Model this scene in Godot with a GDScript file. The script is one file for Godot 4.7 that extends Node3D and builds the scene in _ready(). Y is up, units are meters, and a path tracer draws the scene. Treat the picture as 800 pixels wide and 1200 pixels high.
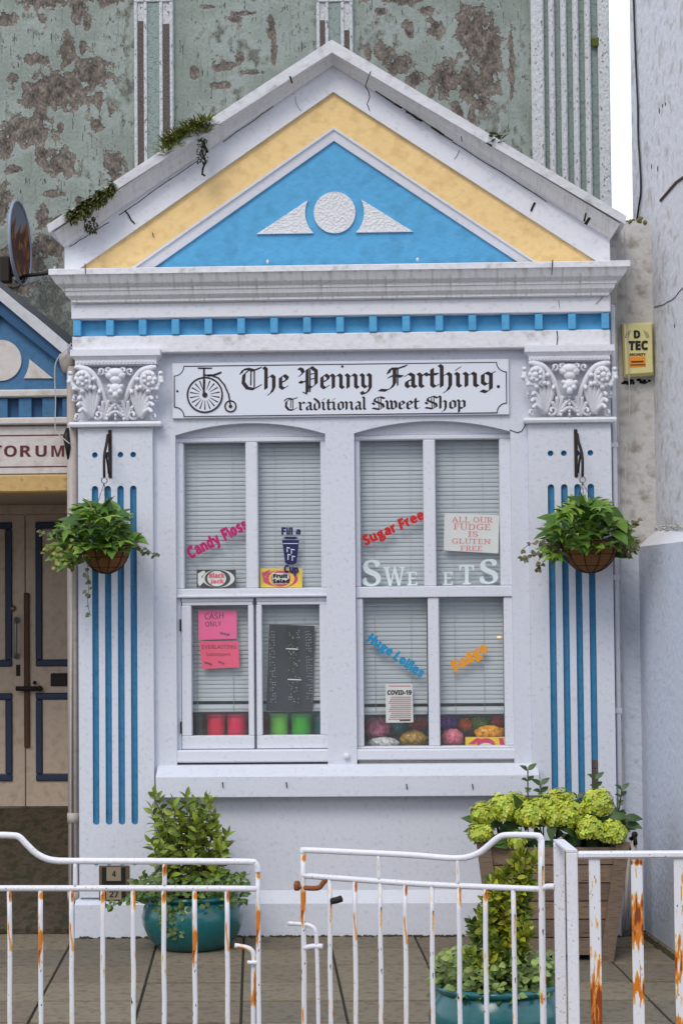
extends Node3D
# Victorian sweet-shop front on a grey day. Units are metres, the shop wall stands on z = 0, the street is towards +z.

const F := 2363.0                       # focal length in pixels of the 800 x 1200 photograph
const CAM := Vector3(0, 2.0, 12.1266)
var B := Basis()
var M := {}
var taken := {}
var origins := {}
var rng := RandomNumberGenerator.new()

func _ready():
	rng.seed = 20210
	setup_camera_and_light()
	materials()
	ground()
	main_house()
	right_building()
	left_building()
	shop()
	windows()
	window_goods()
	fascia_sign()
	capitals()
	across_the_street()
	wall_fittings()
	planters()
	baskets()
	railings()
	growth_on_coping()

# ---------------------------------------------------------------- camera, sky, light
func setup_camera_and_light():
	B = Basis(Vector3.UP, 0.035) * Basis(Vector3.RIGHT, atan(102.0 / F)) * Basis(Vector3.BACK, -0.009)
	var cam := Camera3D.new()
	cam.name = "camera"
	cam.transform = Transform3D(B, CAM)
	cam.fov = rad_to_deg(2.0 * atan(600.0 / F))
	cam.near = 0.1
	cam.far = 400.0
	add_child(cam)
	cam.current = true
	var sm := ProceduralSkyMaterial.new()
	sm.sky_top_color = Color(0.845, 0.885, 0.955)
	sm.sky_horizon_color = Color(0.92, 0.935, 0.97)
	sm.sky_curve = 0.2
	sm.ground_bottom_color = Color(0.35, 0.34, 0.33)
	sm.ground_horizon_color = Color(0.62, 0.62, 0.62)
	sm.energy_multiplier = 1.45
	var sky := Sky.new()
	sky.sky_material = sm
	var env := Environment.new()
	env.background_mode = Environment.BG_SKY
	env.sky = sky
	env.tonemap_mode = Environment.TONE_MAPPER_LINEAR
	env.tonemap_exposure = 1.07
	env.sdfgi_enabled = true
	env.ssao_enabled = true
	env.ssil_enabled = true
	var we := WorldEnvironment.new()
	we.name = "environment"
	we.environment = env
	add_child(we)
	var sun := DirectionalLight3D.new()
	sun.name = "sun"
	sun.light_energy = 0.45
	sun.light_color = Color(1.0, 0.98, 0.95)
	sun.light_angular_distance = 24.0
	sun.shadow_enabled = true
	sun.rotation_degrees = Vector3(-46, -18, 0)
	add_child(sun)

# ---------------------------------------------------------------- pixels to places
func ray(px, py):
	return B * Vector3((px - 400.0) / F, (600.0 - py) / F, -1.0)
func W(px, py, z = 0.0):
	var d = ray(px, py)
	return CAM + d * ((z - CAM.z) / d.z)
func G(px, py, y = 0.0):
	var d = ray(px, py)
	return CAM + d * ((y - CAM.y) / d.y)
func X(px, py, z = 0.0):
	return W(px, py, z).x
func Y(py, z = 0.0, px = 395.0):
	return W(px, py, z).y
func V2(px, py, z = 0.0):
	var w = W(px, py, z)
	return Vector2(w.x, w.y)

# ---------------------------------------------------------------- scene tree
func numbered(called):
	taken[called] = taken.get(called, -1) + 1
	return called if taken[called] == 0 else "%s_%03d" % [called, taken[called]]
func thing(called, label, category, at = Vector3.ZERO, group = ""):
	var o := Node3D.new()
	o.name = numbered(called)
	o.position = at
	add_child(o)
	o.set_meta("label", label)
	o.set_meta("category", category)
	if group != "":
		o.set_meta("group", group)
	origins[o] = at
	return o
func structure(called):
	var o := Node3D.new()
	o.name = numbered(called)
	add_child(o)
	o.set_meta("kind", "structure")
	origins[o] = Vector3.ZERO
	return o
func part(parent, called, st, m, label = ""):
	return piece(parent, called, st if st is Mesh else done(st), m, Transform3D.IDENTITY, label)
func piece(parent, called, mesh, m, xf, label = ""):
	var o := MeshInstance3D.new()
	o.name = called
	o.mesh = mesh
	o.material_override = m
	o.transform = Transform3D(xf.basis, xf.origin - origins.get(parent, Vector3.ZERO))
	parent.add_child(o, true)
	if label != "":
		o.set_meta("label", label)
	return o

# ---------------------------------------------------------------- mesh helpers
func flat():
	var st := SurfaceTool.new()
	st.begin(Mesh.PRIMITIVE_TRIANGLES)
	st.set_smooth_group(-1)
	return st
func soft():
	var st := SurfaceTool.new()
	st.begin(Mesh.PRIMITIVE_TRIANGLES)
	st.set_smooth_group(0)
	return st
func done(st):
	st.generate_normals()
	return st.commit()
func tri(st, a, b, c, n):
	if (c - a).cross(b - a).dot(n) < 0.0:
		var t = b
		b = c
		c = t
	st.add_vertex(a)
	st.add_vertex(b)
	st.add_vertex(c)
func quad(st, a, b, c, d, n):
	tri(st, a, b, c, n)
	tri(st, a, c, d, n)
func uvquad(st, a, b, c, d, n, ua = Vector2(0, 1), ub = Vector2(1, 1), uc = Vector2(1, 0), ud = Vector2(0, 0)):
	var P = [a, b, c, a, c, d]
	var U = [ua, ub, uc, ua, uc, ud]
	var flip: bool = (c - a).cross(b - a).dot(n) < 0.0
	for k in ([0, 2, 1, 3, 5, 4] if flip else [0, 1, 2, 3, 4, 5]):
		st.set_uv(U[k])
		st.add_vertex(P[k])
func cbox(st, lo, hi, b = 0.004, xf = Transform3D.IDENTITY):
	b = minf(b, minf(minf(hi.x - lo.x, hi.y - lo.y), hi.z - lo.z) * 0.45)
	var c = (lo + hi) * 0.5
	var p = func(s, k):
		var v = Vector3()
		for a in 3:
			var e = hi[a] if s[a] > 0 else lo[a]
			v[a] = e if a == k else e - s[a] * b
		return v
	var poly = func(l):
		var m = Vector3()
		for q in l:
			m += q
		m = m / l.size()
		var n = (l[1] - l[0]).cross(l[2] - l[0])
		if n.dot(m - c) < 0:
			n = -n
		for k in range(1, l.size() - 1):
			tri(st, xf * l[0], xf * l[k], xf * l[k + 1], xf.basis * n)
	for k in 3:
		var u = (k + 1) % 3
		var v = (k + 2) % 3
		for s in [-1, 1]:
			var l = []
			for e in [[-1, -1], [1, -1], [1, 1], [-1, 1]]:
				var sg = [0, 0, 0]
				sg[k] = s
				sg[u] = e[0]
				sg[v] = e[1]
				l.append(p.call(sg, k))
			poly.call(l)
		for e in [[-1, -1], [1, -1], [1, 1], [-1, 1]]:
			var s0 = [0, 0, 0]
			s0[u] = e[0]
			s0[v] = e[1]
			s0[k] = -1
			var s1 = s0.duplicate()
			s1[k] = 1
			poly.call([p.call(s0, u), p.call(s0, v), p.call(s1, v), p.call(s1, u)])
	for s in 8:
		var sg = [1 if s & 1 else -1, 1 if s & 2 else -1, 1 if s & 4 else -1]
		poly.call([p.call(sg, 0), p.call(sg, 1), p.call(sg, 2)])
func prism(st, poly, z0, z1, ax = Vector3.RIGHT, ay = Vector3.UP, az = Vector3.BACK, o = Vector3.ZERO):
	var pts = PackedVector2Array(poly)
	var idx = Geometry2D.triangulate_polygon(pts)
	var at = func(q, z): return o + ax * q.x + ay * q.y + az * z
	for k in range(0, idx.size(), 3):
		tri(st, at.call(pts[idx[k]], z1), at.call(pts[idx[k + 1]], z1), at.call(pts[idx[k + 2]], z1), az)
		tri(st, at.call(pts[idx[k]], z0), at.call(pts[idx[k + 1]], z0), at.call(pts[idx[k + 2]], z0), -az)
	var cw = Geometry2D.is_polygon_clockwise(pts)
	for k in pts.size():
		var a = pts[k]
		var b = pts[(k + 1) % pts.size()]
		var d = b - a
		var n2 = Vector2(d.y, -d.x) * (1.0 if not cw else -1.0)
		# is_polygon_clockwise is meant for y down; test the side instead
		var mid = (a + b) * 0.5 + n2.normalized() * 0.0005
		if Geometry2D.is_point_in_polygon(mid, pts):
			n2 = -n2
		quad(st, at.call(a, z0), at.call(b, z0), at.call(b, z1), at.call(a, z1), ax * n2.x + ay * n2.y)
func moulding(st, prof, x0, x1, zf, zb):
	for k in prof.size() - 1:
		var a = prof[k]
		var b = prof[k + 1]
		var dy = b[1] - a[1]
		var dp = b[0] - a[0]
		var n = Vector2(-dy, dp)             # outwards, up, for a profile that runs downwards
		var P = func(q): return [Vector3(x0 - q[0], q[1], zb), Vector3(x0 - q[0], q[1], zf + q[0]), Vector3(x1 + q[0], q[1], zf + q[0]), Vector3(x1 + q[0], q[1], zb)]
		var u = P.call(a)
		var w = P.call(b)
		quad(st, u[0], u[1], w[1], w[0], Vector3(-n.x, n.y, 0))
		quad(st, u[1], u[2], w[2], w[1], Vector3(0, n.y, n.x))
		quad(st, u[2], u[3], w[3], w[2], Vector3(n.x, n.y, 0))
func chevron(st, out, inn, zo, zi, zb):
	for k in 2:
		var a = out[k]
		var b = out[k + 1]
		var c = inn[k + 1]
		var d = inn[k]
		var v = func(q, z): return Vector3(q.x, q.y, z)
		quad(st, v.call(a, zo), v.call(b, zo), v.call(c, zi), v.call(d, zi), Vector3(0, -0.01, 1))
		quad(st, v.call(a, zb), v.call(b, zb), v.call(b, zo), v.call(a, zo), Vector3(0, 1, 0))
		quad(st, v.call(d, zb), v.call(c, zb), v.call(c, zi), v.call(d, zi), Vector3(0, -1, 0))
	for k in [0, 2]:
		var v = func(q, z): return Vector3(q.x, q.y, z)
		quad(st, v.call(out[k], zb), v.call(out[k], zo), v.call(inn[k], zi), v.call(inn[k], zb), Vector3(-1 if k == 0 else 1, 0, 0))
func tube(st, pts, r, n = 8, caps = true):
	var m = pts.size()
	var rings = []
	var prev = Vector3.ZERO
	var lens = [0.0]
	for k in range(1, m):
		lens.append(lens[-1] + pts[k].distance_to(pts[k - 1]))
	for k in m:
		var t = (pts[mini(k + 1, m - 1)] - pts[maxi(k - 1, 0)]).normalized()
		var s = prev
		if prev == Vector3.ZERO:
			s = Vector3.UP if absf(t.y) < 0.9 else Vector3.BACK
		s = (s - t * s.dot(t)).normalized()
		prev = s
		var b = t.cross(s)
		var rr = r[k] if r is Array else r
		var ring = []
		for j in n:
			var a = TAU * j / n
			ring.append(pts[k] + (s * cos(a) + b * sin(a)) * rr)
		rings.append(ring)
	for k in m - 1:
		for j in n:
			var j2 = (j + 1) % n
			var nn = rings[k][j] + rings[k][j2] - pts[k] * 2.0
			uvquad(st, rings[k][j], rings[k][j2], rings[k + 1][j2], rings[k + 1][j], nn, Vector2(float(j) / n, lens[k]), Vector2((j + 1.0) / n, lens[k]), Vector2((j + 1.0) / n, lens[k + 1]), Vector2(float(j) / n, lens[k + 1]))
	if caps:
		for e in [[0, 1], [m - 1, m - 2]]:
			for j in range(1, n - 1):
				tri(st, rings[e[0]][0], rings[e[0]][j], rings[e[0]][j + 1], pts[e[0]] - pts[e[1]])
func lathe(st, at, prof, n = 24, xf = Basis.IDENTITY):
	for k in prof.size() - 1:
		var a = prof[k]
		var b = prof[k + 1]
		for j in n:
			var t0 = TAU * j / n
			var t1 = TAU * (j + 1) / n
			var p = func(q, t): return at + xf * Vector3(q[0] * cos(t), q[1], q[0] * sin(t))
			var tm = (t0 + t1) * 0.5
			var d = Vector2(b[1] - a[1], -(b[0] - a[0]))
			var nn = xf * Vector3(cos(tm) * d.x, d.y, sin(tm) * d.x)
			if a[0] < 1e-6:
				tri(st, p.call(a, t0), p.call(b, t0), p.call(b, t1), nn)
			elif b[0] < 1e-6:
				tri(st, p.call(a, t0), p.call(a, t1), p.call(b, t0), nn)
			else:
				quad(st, p.call(a, t0), p.call(a, t1), p.call(b, t1), p.call(b, t0), nn)
func ball(st, at, r, n = 10, bs = Basis.IDENTITY):
	var m = maxi(4, n / 2)
	for k in m:
		for j in n:
			var p = func(kk, jj):
				var a = PI * kk / m
				var t = TAU * jj / n
				return at + bs * (Vector3(sin(a) * cos(t), cos(a), sin(a) * sin(t)) * r)
			var u = [p.call(k, j), p.call(k, j + 1), p.call(k + 1, j + 1), p.call(k + 1, j)]
			var nn = (u[0] + u[1] + u[2] + u[3]) * 0.25 - at
			if k > 0:
				tri(st, u[0], u[1], u[2], nn)
			if k < m - 1:
				tri(st, u[0], u[2], u[3], nn)
func boxpart(parent, called, lo, hi, m, b = 0.004, label = ""):
	var st = flat()
	cbox(st, lo, hi, b)
	return part(parent, called, st, m, label)
func ribbon(st, pts, w, z):
	for k in pts.size() - 1:
		var a = pts[k]
		var b = pts[k + 1]
		var d = (b - a).normalized()
		var s = Vector2(-d.y, d.x) * w * 0.5
		var e = w * 0.3
		a -= d * e
		b += d * e
		var v = func(q): return Vector3(q.x, q.y, z + 0.00012 * k)
		quad(st, v.call(a - s), v.call(a + s), v.call(b + s * 0.8), v.call(b - s * 0.8), Vector3.BACK)
func arc(c, r, a0, a1, n):
	var l = []
	for k in n + 1:
		var a = lerpf(a0, a1, float(k) / n)
		l.append(c + Vector2(cos(a), sin(a)) * r)
	return l

# ---------------------------------------------------------------- materials
func noise(freq, sd, oct = 4, kind = FastNoiseLite.TYPE_SIMPLEX_SMOOTH):
	var n := FastNoiseLite.new()
	n.seed = sd
	n.frequency = freq
	n.fractal_octaves = oct
	n.noise_type = kind
	return n
func ntex(freq, sd, stops, oct = 4, size = 512, kind = FastNoiseLite.TYPE_SIMPLEX_SMOOTH):
	var t := NoiseTexture2D.new()
	t.width = size
	t.height = size
	t.seamless = true
	t.noise = noise(freq, sd, oct, kind)
	var g := Gradient.new()
	var off := PackedFloat32Array()
	var col := PackedColorArray()
	for s in stops:
		off.append(s[0])
		col.append(s[1])
	g.offsets = off
	g.colors = col
	t.color_ramp = g
	return t
func grey(v):
	return Color(v, v, v)
func mat(col, rough, tex = null, scale = 1.0, bump = null, depth = 0.1, bscale = 0.0):
	var m := StandardMaterial3D.new()
	m.albedo_color = col
	m.roughness = rough
	var s = scale if scale is Vector3 else Vector3(scale, scale, scale)
	if tex:
		m.albedo_texture = tex
	if bump:
		m.heightmap_enabled = true
		m.heightmap_texture = bump
		m.heightmap_scale = depth
	if tex or bump:
		m.uv1_triplanar = true
		m.uv1_world_triplanar = true
		m.uv1_scale = s
	return m
func leafmat(rough = 0.45, back = 0.25):
	var m := StandardMaterial3D.new()
	m.vertex_color_use_as_albedo = true
	m.roughness = rough
	m.backlight_enabled = true
	m.backlight = Color(0.10, 0.16, 0.03) * (back * 4.0)
	return m
func materials():
	var bump = ntex(0.03, 3, [[0, grey(0)], [1, grey(1)]], 5)
	var fine = ntex(0.12, 8, [[0, grey(0)], [1, grey(1)]], 3)
	var patchy = ntex(0.010, 11, [[0, Color(0.88, 0.87, 0.86)], [0.16, Color(0.975, 0.97, 0.965)], [0.4, Color(1, 1, 1)], [0.75, Color(0.985, 0.985, 0.99)], [0.9, Color(0.93, 0.93, 0.935)], [1, Color(0.84, 0.84, 0.83)]], 6, 1024)
	var dirty = ntex(0.012, 21, [[0, Color(0.76, 0.74, 0.71)], [0.22, Color(0.94, 0.935, 0.925)], [0.42, Color(1, 1, 1)], [0.75, Color(0.99, 0.985, 0.98)], [1, Color(0.90, 0.89, 0.87)]], 6)
	M.white = mat(Color(0.835, 0.848, 0.892), 0.72, patchy, 1.6, bump, 0.1)
	M.white_clean = mat(Color(0.885, 0.89, 0.92), 0.55, patchy, 1.3, fine, 0.06)
	M.weathered = mat(Color(0.89, 0.892, 0.918), 0.8, dirty, 1.1, bump, 0.35)
	var streak = ntex(0.02, 33, [[0, Color(0.76, 0.74, 0.70)], [0.3, Color(0.94, 0.93, 0.92)], [0.5, Color(1, 1, 1)], [1, Color(0.93, 0.92, 0.91)]], 5)
	M.streaked = mat(Color(0.90, 0.90, 0.915), 0.8, streak, Vector3(2.6, 0.35, 2.6), bump, 0.2)
	M.blue = mat(Color(0.335, 0.655, 0.845), 0.7, ntex(0.01, 5, [[0, grey(0.90)], [0.5, grey(1)], [1, grey(0.94)]], 5), 1.0, bump, 0.35)
	M.flute_blue_shaded = mat(Color(0.235, 0.51, 0.68), 0.65, ntex(0.02, 6, [[0, grey(0.8)], [0.42, grey(1)], [0.8, grey(1)], [1, grey(0.86)]], 5), 1.5, bump, 0.15)  # same blue paint, darkened to put the shade of the hollows into the colour
	M.yellow = mat(Color(0.945, 0.81, 0.57), 0.75, ntex(0.012, 7, [[0, Color(0.92, 0.90, 0.87)], [0.5, grey(1)], [0.75, grey(1)], [1, Color(0.95, 0.94, 0.92)]], 6), 1.2, bump, 0.3)
	M.rough_white = mat(Color(0.90, 0.90, 0.915), 0.85, patchy, 2.0, ntex(0.06, 13, [[0, grey(0)], [1, grey(1)]], 4, 512, FastNoiseLite.TYPE_CELLULAR), 0.9)
	M.crack = mat(Color(0.10, 0.09, 0.08), 0.95)
	M.crack_fine = mat(Color(0.45, 0.44, 0.43), 0.95)
	M.timber = mat(Color(0.86, 0.87, 0.91), 0.42, patchy, 2.0, fine, 0.03)
	var glass := StandardMaterial3D.new()
	glass.albedo_color = Color(0.93, 0.97, 0.96, 0.06)
	glass.transparency = BaseMaterial3D.TRANSPARENCY_ALPHA
	glass.roughness = 0.03
	M.glass = glass
	M.slat = mat(Color(0.71, 0.74, 0.765), 0.5)
	M.cord = mat(Color(0.72, 0.72, 0.70), 0.8)
	M.dark = mat(Color(0.10, 0.095, 0.09), 0.9)
	M.porch_ceiling = mat(Color(0.66, 0.60, 0.54), 0.9)
	M.room = mat(Color(0.55, 0.52, 0.48), 0.9)
	M.far_glass = mat(Color(0.42, 0.46, 0.50), 0.08)
	M.shelf_wood = mat(Color(0.46, 0.35, 0.26), 0.6)
	M.ink = mat(Color(0.13, 0.055, 0.085), 0.55)
	M.sign = mat(Color(0.87, 0.885, 0.93), 0.35)
	M.iron = mat(Color(0.13, 0.09, 0.08), 0.7, ntex(0.05, 17, [[0, Color(1.6, 0.9, 0.6)], [0.5, grey(1)], [0.7, Color(0.7, 0.7, 0.75)], [1, Color(2.2, 2.0, 1.9)]], 4), 4.0)
	M.steel = mat(Color(0.55, 0.55, 0.56), 0.4)
	M.steel.metallic = 0.7
	M.chain = mat(Color(0.16, 0.13, 0.12), 0.6)
	var rr = ntex(0.012, 41, [[0, Color(0.86, 0.84, 0.81)], [0.3, Color(0.97, 0.965, 0.96)], [0.55, grey(1)], [1, Color(0.92, 0.91, 0.89)]], 6)
	M.render_grey = mat(Color(0.765, 0.755, 0.745), 0.9, ntex(0.012, 43, [[0, Color(0.68, 0.64, 0.58)], [0.4, grey(1)], [0.65, Color(1.0, 1.0, 1.0)], [1, Color(0.78, 0.76, 0.73)]], 6), 0.8, bump, 0.5)
	M.render_light = mat(Color(0.84, 0.84, 0.86), 0.9, ntex(0.012, 44, [[0, Color(0.80, 0.77, 0.72)], [0.35, grey(1)], [0.7, grey(1)], [1, Color(0.84, 0.83, 0.81)]], 6), 0.8, bump, 0.5)
	M.render_white = mat(Color(0.79, 0.815, 0.87), 0.8, patchy, 0.6, ntex(0.05, 45, [[0, grey(0)], [1, grey(1)]], 4), 0.4)
	var slabtex = ntex(0.03, 51, [[0, Color(0.74, 0.71, 0.67)], [0.4, Color(0.95, 0.94, 0.92)], [0.6, grey(1)], [1, Color(0.84, 0.82, 0.76)]], 6)
	M.slabs = []
	for c in [Color(0.465, 0.425, 0.36), Color(0.43, 0.40, 0.345), Color(0.49, 0.45, 0.38), Color(0.45, 0.405, 0.345)]:
		M.slabs.append(mat(c, 0.85, slabtex, 0.8, fine, 0.07))
	M.joint = mat(Color(0.15, 0.145, 0.09), 0.95, ntex(0.06, 52, [[0, Color(0.6, 0.5, 0.5)], [0.5, grey(1)], [1, Color(1.6, 2.0, 0.9)]], 4), 3.0)
	M.road = mat(Color(0.27, 0.265, 0.26), 0.9, slabtex, 0.5, fine, 0.3)
	M.ramp = mat(Color(0.30, 0.26, 0.215), 0.9, ntex(0.02, 53, [[0, Color(0.55, 0.68, 0.42)], [0.38, Color(0.72, 0.76, 0.6)], [0.5, grey(1)], [1, Color(0.75, 0.7, 0.65)]], 6), 0.9, bump, 0.6)
	M.cream_door = mat(Color(0.78, 0.71, 0.64), 0.6, rr, 1.2, fine, 0.05)
	M.navy = mat(Color(0.135, 0.20, 0.31), 0.55)
	M.blue_dull = mat(Color(0.235, 0.43, 0.59), 0.65, ntex(0.02, 54, [[0, grey(0.85)], [0.5, grey(1)], [1, grey(0.9)]], 5), 1.0, bump, 0.15)
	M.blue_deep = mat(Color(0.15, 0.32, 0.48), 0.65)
	M.cream_white = mat(Color(0.80, 0.775, 0.76), 0.75, rr, 1.0, bump, 0.2)
	M.ochre = mat(Color(0.77, 0.64, 0.42), 0.75, ntex(0.02, 55, [[0, Color(0.72, 0.66, 0.6)], [0.35, grey(1)], [1, Color(0.92, 0.9, 0.86)]], 5), 1.0, bump, 0.2)
	M.maroon = mat(Color(0.36, 0.06, 0.12), 0.55)
	M.brass = mat(Color(0.55, 0.47, 0.33), 0.4)
	M.brass.metallic = 0.6
	M.brown_strip = mat(Color(0.30, 0.19, 0.12), 0.6)
	M.slate = mat(Color(0.28, 0.29, 0.31), 0.7)
	M.pipe = mat(Color(0.70, 0.665, 0.645), 0.6, rr, 1.5, fine, 0.05)
	M.teal = mat(Color(0.05, 0.39, 0.405), 0.25, ntex(0.02, 61, [[0, Color(0.72, 0.75, 0.75)], [0.45, grey(1)], [1, Color(0.85, 0.86, 0.86)]], 5), 2.0)
	M.teal.clearcoat_enabled = true
	M.teal.clearcoat = 0.4
	M.teal.clearcoat_roughness = 0.2
	M.soil = mat(Color(0.13, 0.10, 0.075), 0.95, null, 1.0, fine, 1.0)
	M.planks = []
	for c in [Color(0.485, 0.405, 0.345), Color(0.44, 0.37, 0.32), Color(0.515, 0.43, 0.36)]:
		M.planks.append(mat(c, 0.8, ntex(0.02, 63, [[0, Color(0.62, 0.58, 0.55)], [0.4, grey(0.97)], [0.6, grey(1.0)], [1, Color(0.72, 0.69, 0.66)]], 5), Vector3(0.7, 7.0, 3.0), fine, 0.2))
	M.coir = mat(Color(0.60, 0.40, 0.20), 0.95, ntex(0.09, 64, [[0, Color(0.42, 0.38, 0.33)], [0.5, grey(1)], [1, Color(1.35, 1.25, 1.1)]], 4), 4.0, ntex(0.15, 65, [[0, grey(0)], [1, grey(1)]], 4), 1.5)
	M.wire = mat(Color(0.10, 0.075, 0.06), 0.7)
	M.leaf = leafmat(0.5, 0.3)
	M.leaf_matt = leafmat(0.55, 0.3)
	M.stem = mat(Color(0.30, 0.24, 0.14), 0.8)
	M.moss = leafmat(0.9, 0.1)
	M.box_cream = mat(Color(0.84, 0.80, 0.55), 0.4)
	M.black = mat(Color(0.05, 0.045, 0.045), 0.5)
	M.orange = mat(Color(0.90, 0.56, 0.10), 0.5)
	M.paint_rail = mat(Color(0.88, 0.88, 0.91), 0.4, ntex(0.03, 71, [[0, Color(0.42, 0.28, 0.2)], [0.13, Color(0.62, 0.46, 0.34)], [0.18, Color(0.93, 0.90, 0.86)], [0.4, grey(1)], [1, Color(0.94, 0.94, 0.95)]], 5), 2.6, fine, 0.05)
	M.rusty = mat(Color(0.56, 0.33, 0.19), 0.85, ntex(0.06, 72, [[0, Color(0.5, 0.42, 0.4)], [0.4, grey(0.9)], [0.55, Color(1.2, 1.1, 1.0)], [0.7, Color(1.5, 2.1, 3.0)], [1, Color(1.5, 2.2, 3.2)]], 4), 5.0, fine, 0.2)

# ---------------------------------------------------------------- ground
func ground():
	var road = structure("road")
	var st = flat()
	quad(st, Vector3(-120, -0.16, -120), Vector3(120, -0.16, -120), Vector3(120, -0.16, 140), Vector3(-120, -0.16, 140), Vector3.UP)
	part(road, "asphalt", st, M.road)
	var pav = structure("pavement")
	st = flat()
	cbox(st, Vector3(-14, -0.155, -2.0), Vector3(14, -0.0075, 6.62), 0.02)
	part(pav, "mortar_bed", st, M.joint)
	var sh = 0.0785                           # the long joints run a little askew to the shop front
	var rows = [-0.06, 0.48, 0.985, 1.50, 1.985, 2.50, 3.0, 3.5, 4.0, 4.5, 5.0, 5.5, 6.0, 6.5]
	for r in rows.size() - 1:
		for k in range(-9, 9):
			var z0 = rows[r] + 0.015
			var z1 = rows[r + 1] - 0.015
			var xa = -2.045 + 0.507 * k
			if r == 0 and xa < -1.8 and xa > -2.3:
				z0 += 0.0
			var g = 0.0065
			var lift = rng.randf_range(-0.002, 0.002)
			var p = func(u, z): return Vector2(xa + u + sh * z, z)
			var poly = [p.call(g, z0), p.call(0.507 - g, z0), p.call(0.507 - g, z1), p.call(g, z1)]
			st = flat()
			var top = []
			var low = []
			for q in poly:
				low.append(Vector3(q.x, lift - 0.004, q.y))
			var c = (low[0] + low[2]) * 0.5
			for q in low:
				top.append(Vector3(lerpf(q.x, c.x, 0.008), lift, lerpf(q.z, c.z, 0.008)))
			quad(st, top[0], top[1], top[2], top[3], Vector3.UP)
			for e in 4:
				var f2 = (e + 1) % 4
				var mid = (low[e] + low[f2]) * 0.5 - c
				quad(st, low[e], low[f2], top[f2], top[e], mid + Vector3.UP * 0.1)
				quad(st, low[e] + Vector3.DOWN * 0.02, low[f2] + Vector3.DOWN * 0.02, low[f2], low[e], mid)
			part(pav, "slab", st, M.slabs[rng.randi() % 4])
	st = soft()
	for k in 520:
		var x = rng.randf_range(-2.0, 1.32)
		var z = 0.06 + absf(rng.randfn(0.0, 0.018)) + (0.03 if x < -1.5 or x > 0.78 else 0.0)
		if k % 3 == 0:
			var f = rng.randf()
			x = 1.345 + 0.115 * f + rng.randf_range(-0.03, 0.0)
			z = 0.02 + 1.05 * f
		ball(st, Vector3(x, 0.002, z), Vector3(rng.randf_range(0.006, 0.02), rng.randf_range(0.003, 0.009), rng.randf_range(0.005, 0.016)), 5)
	var mo = part(pav, "moss_and_grit", st, mat(Color(0.24, 0.225, 0.13), 0.95))
	mo.set_meta("kind", "stuff")
	boxpart(pav, "kerb", Vector3(-14, -0.2, 6.625), Vector3(14, -0.002, 6.77), M.render_grey, 0.015)

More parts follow.
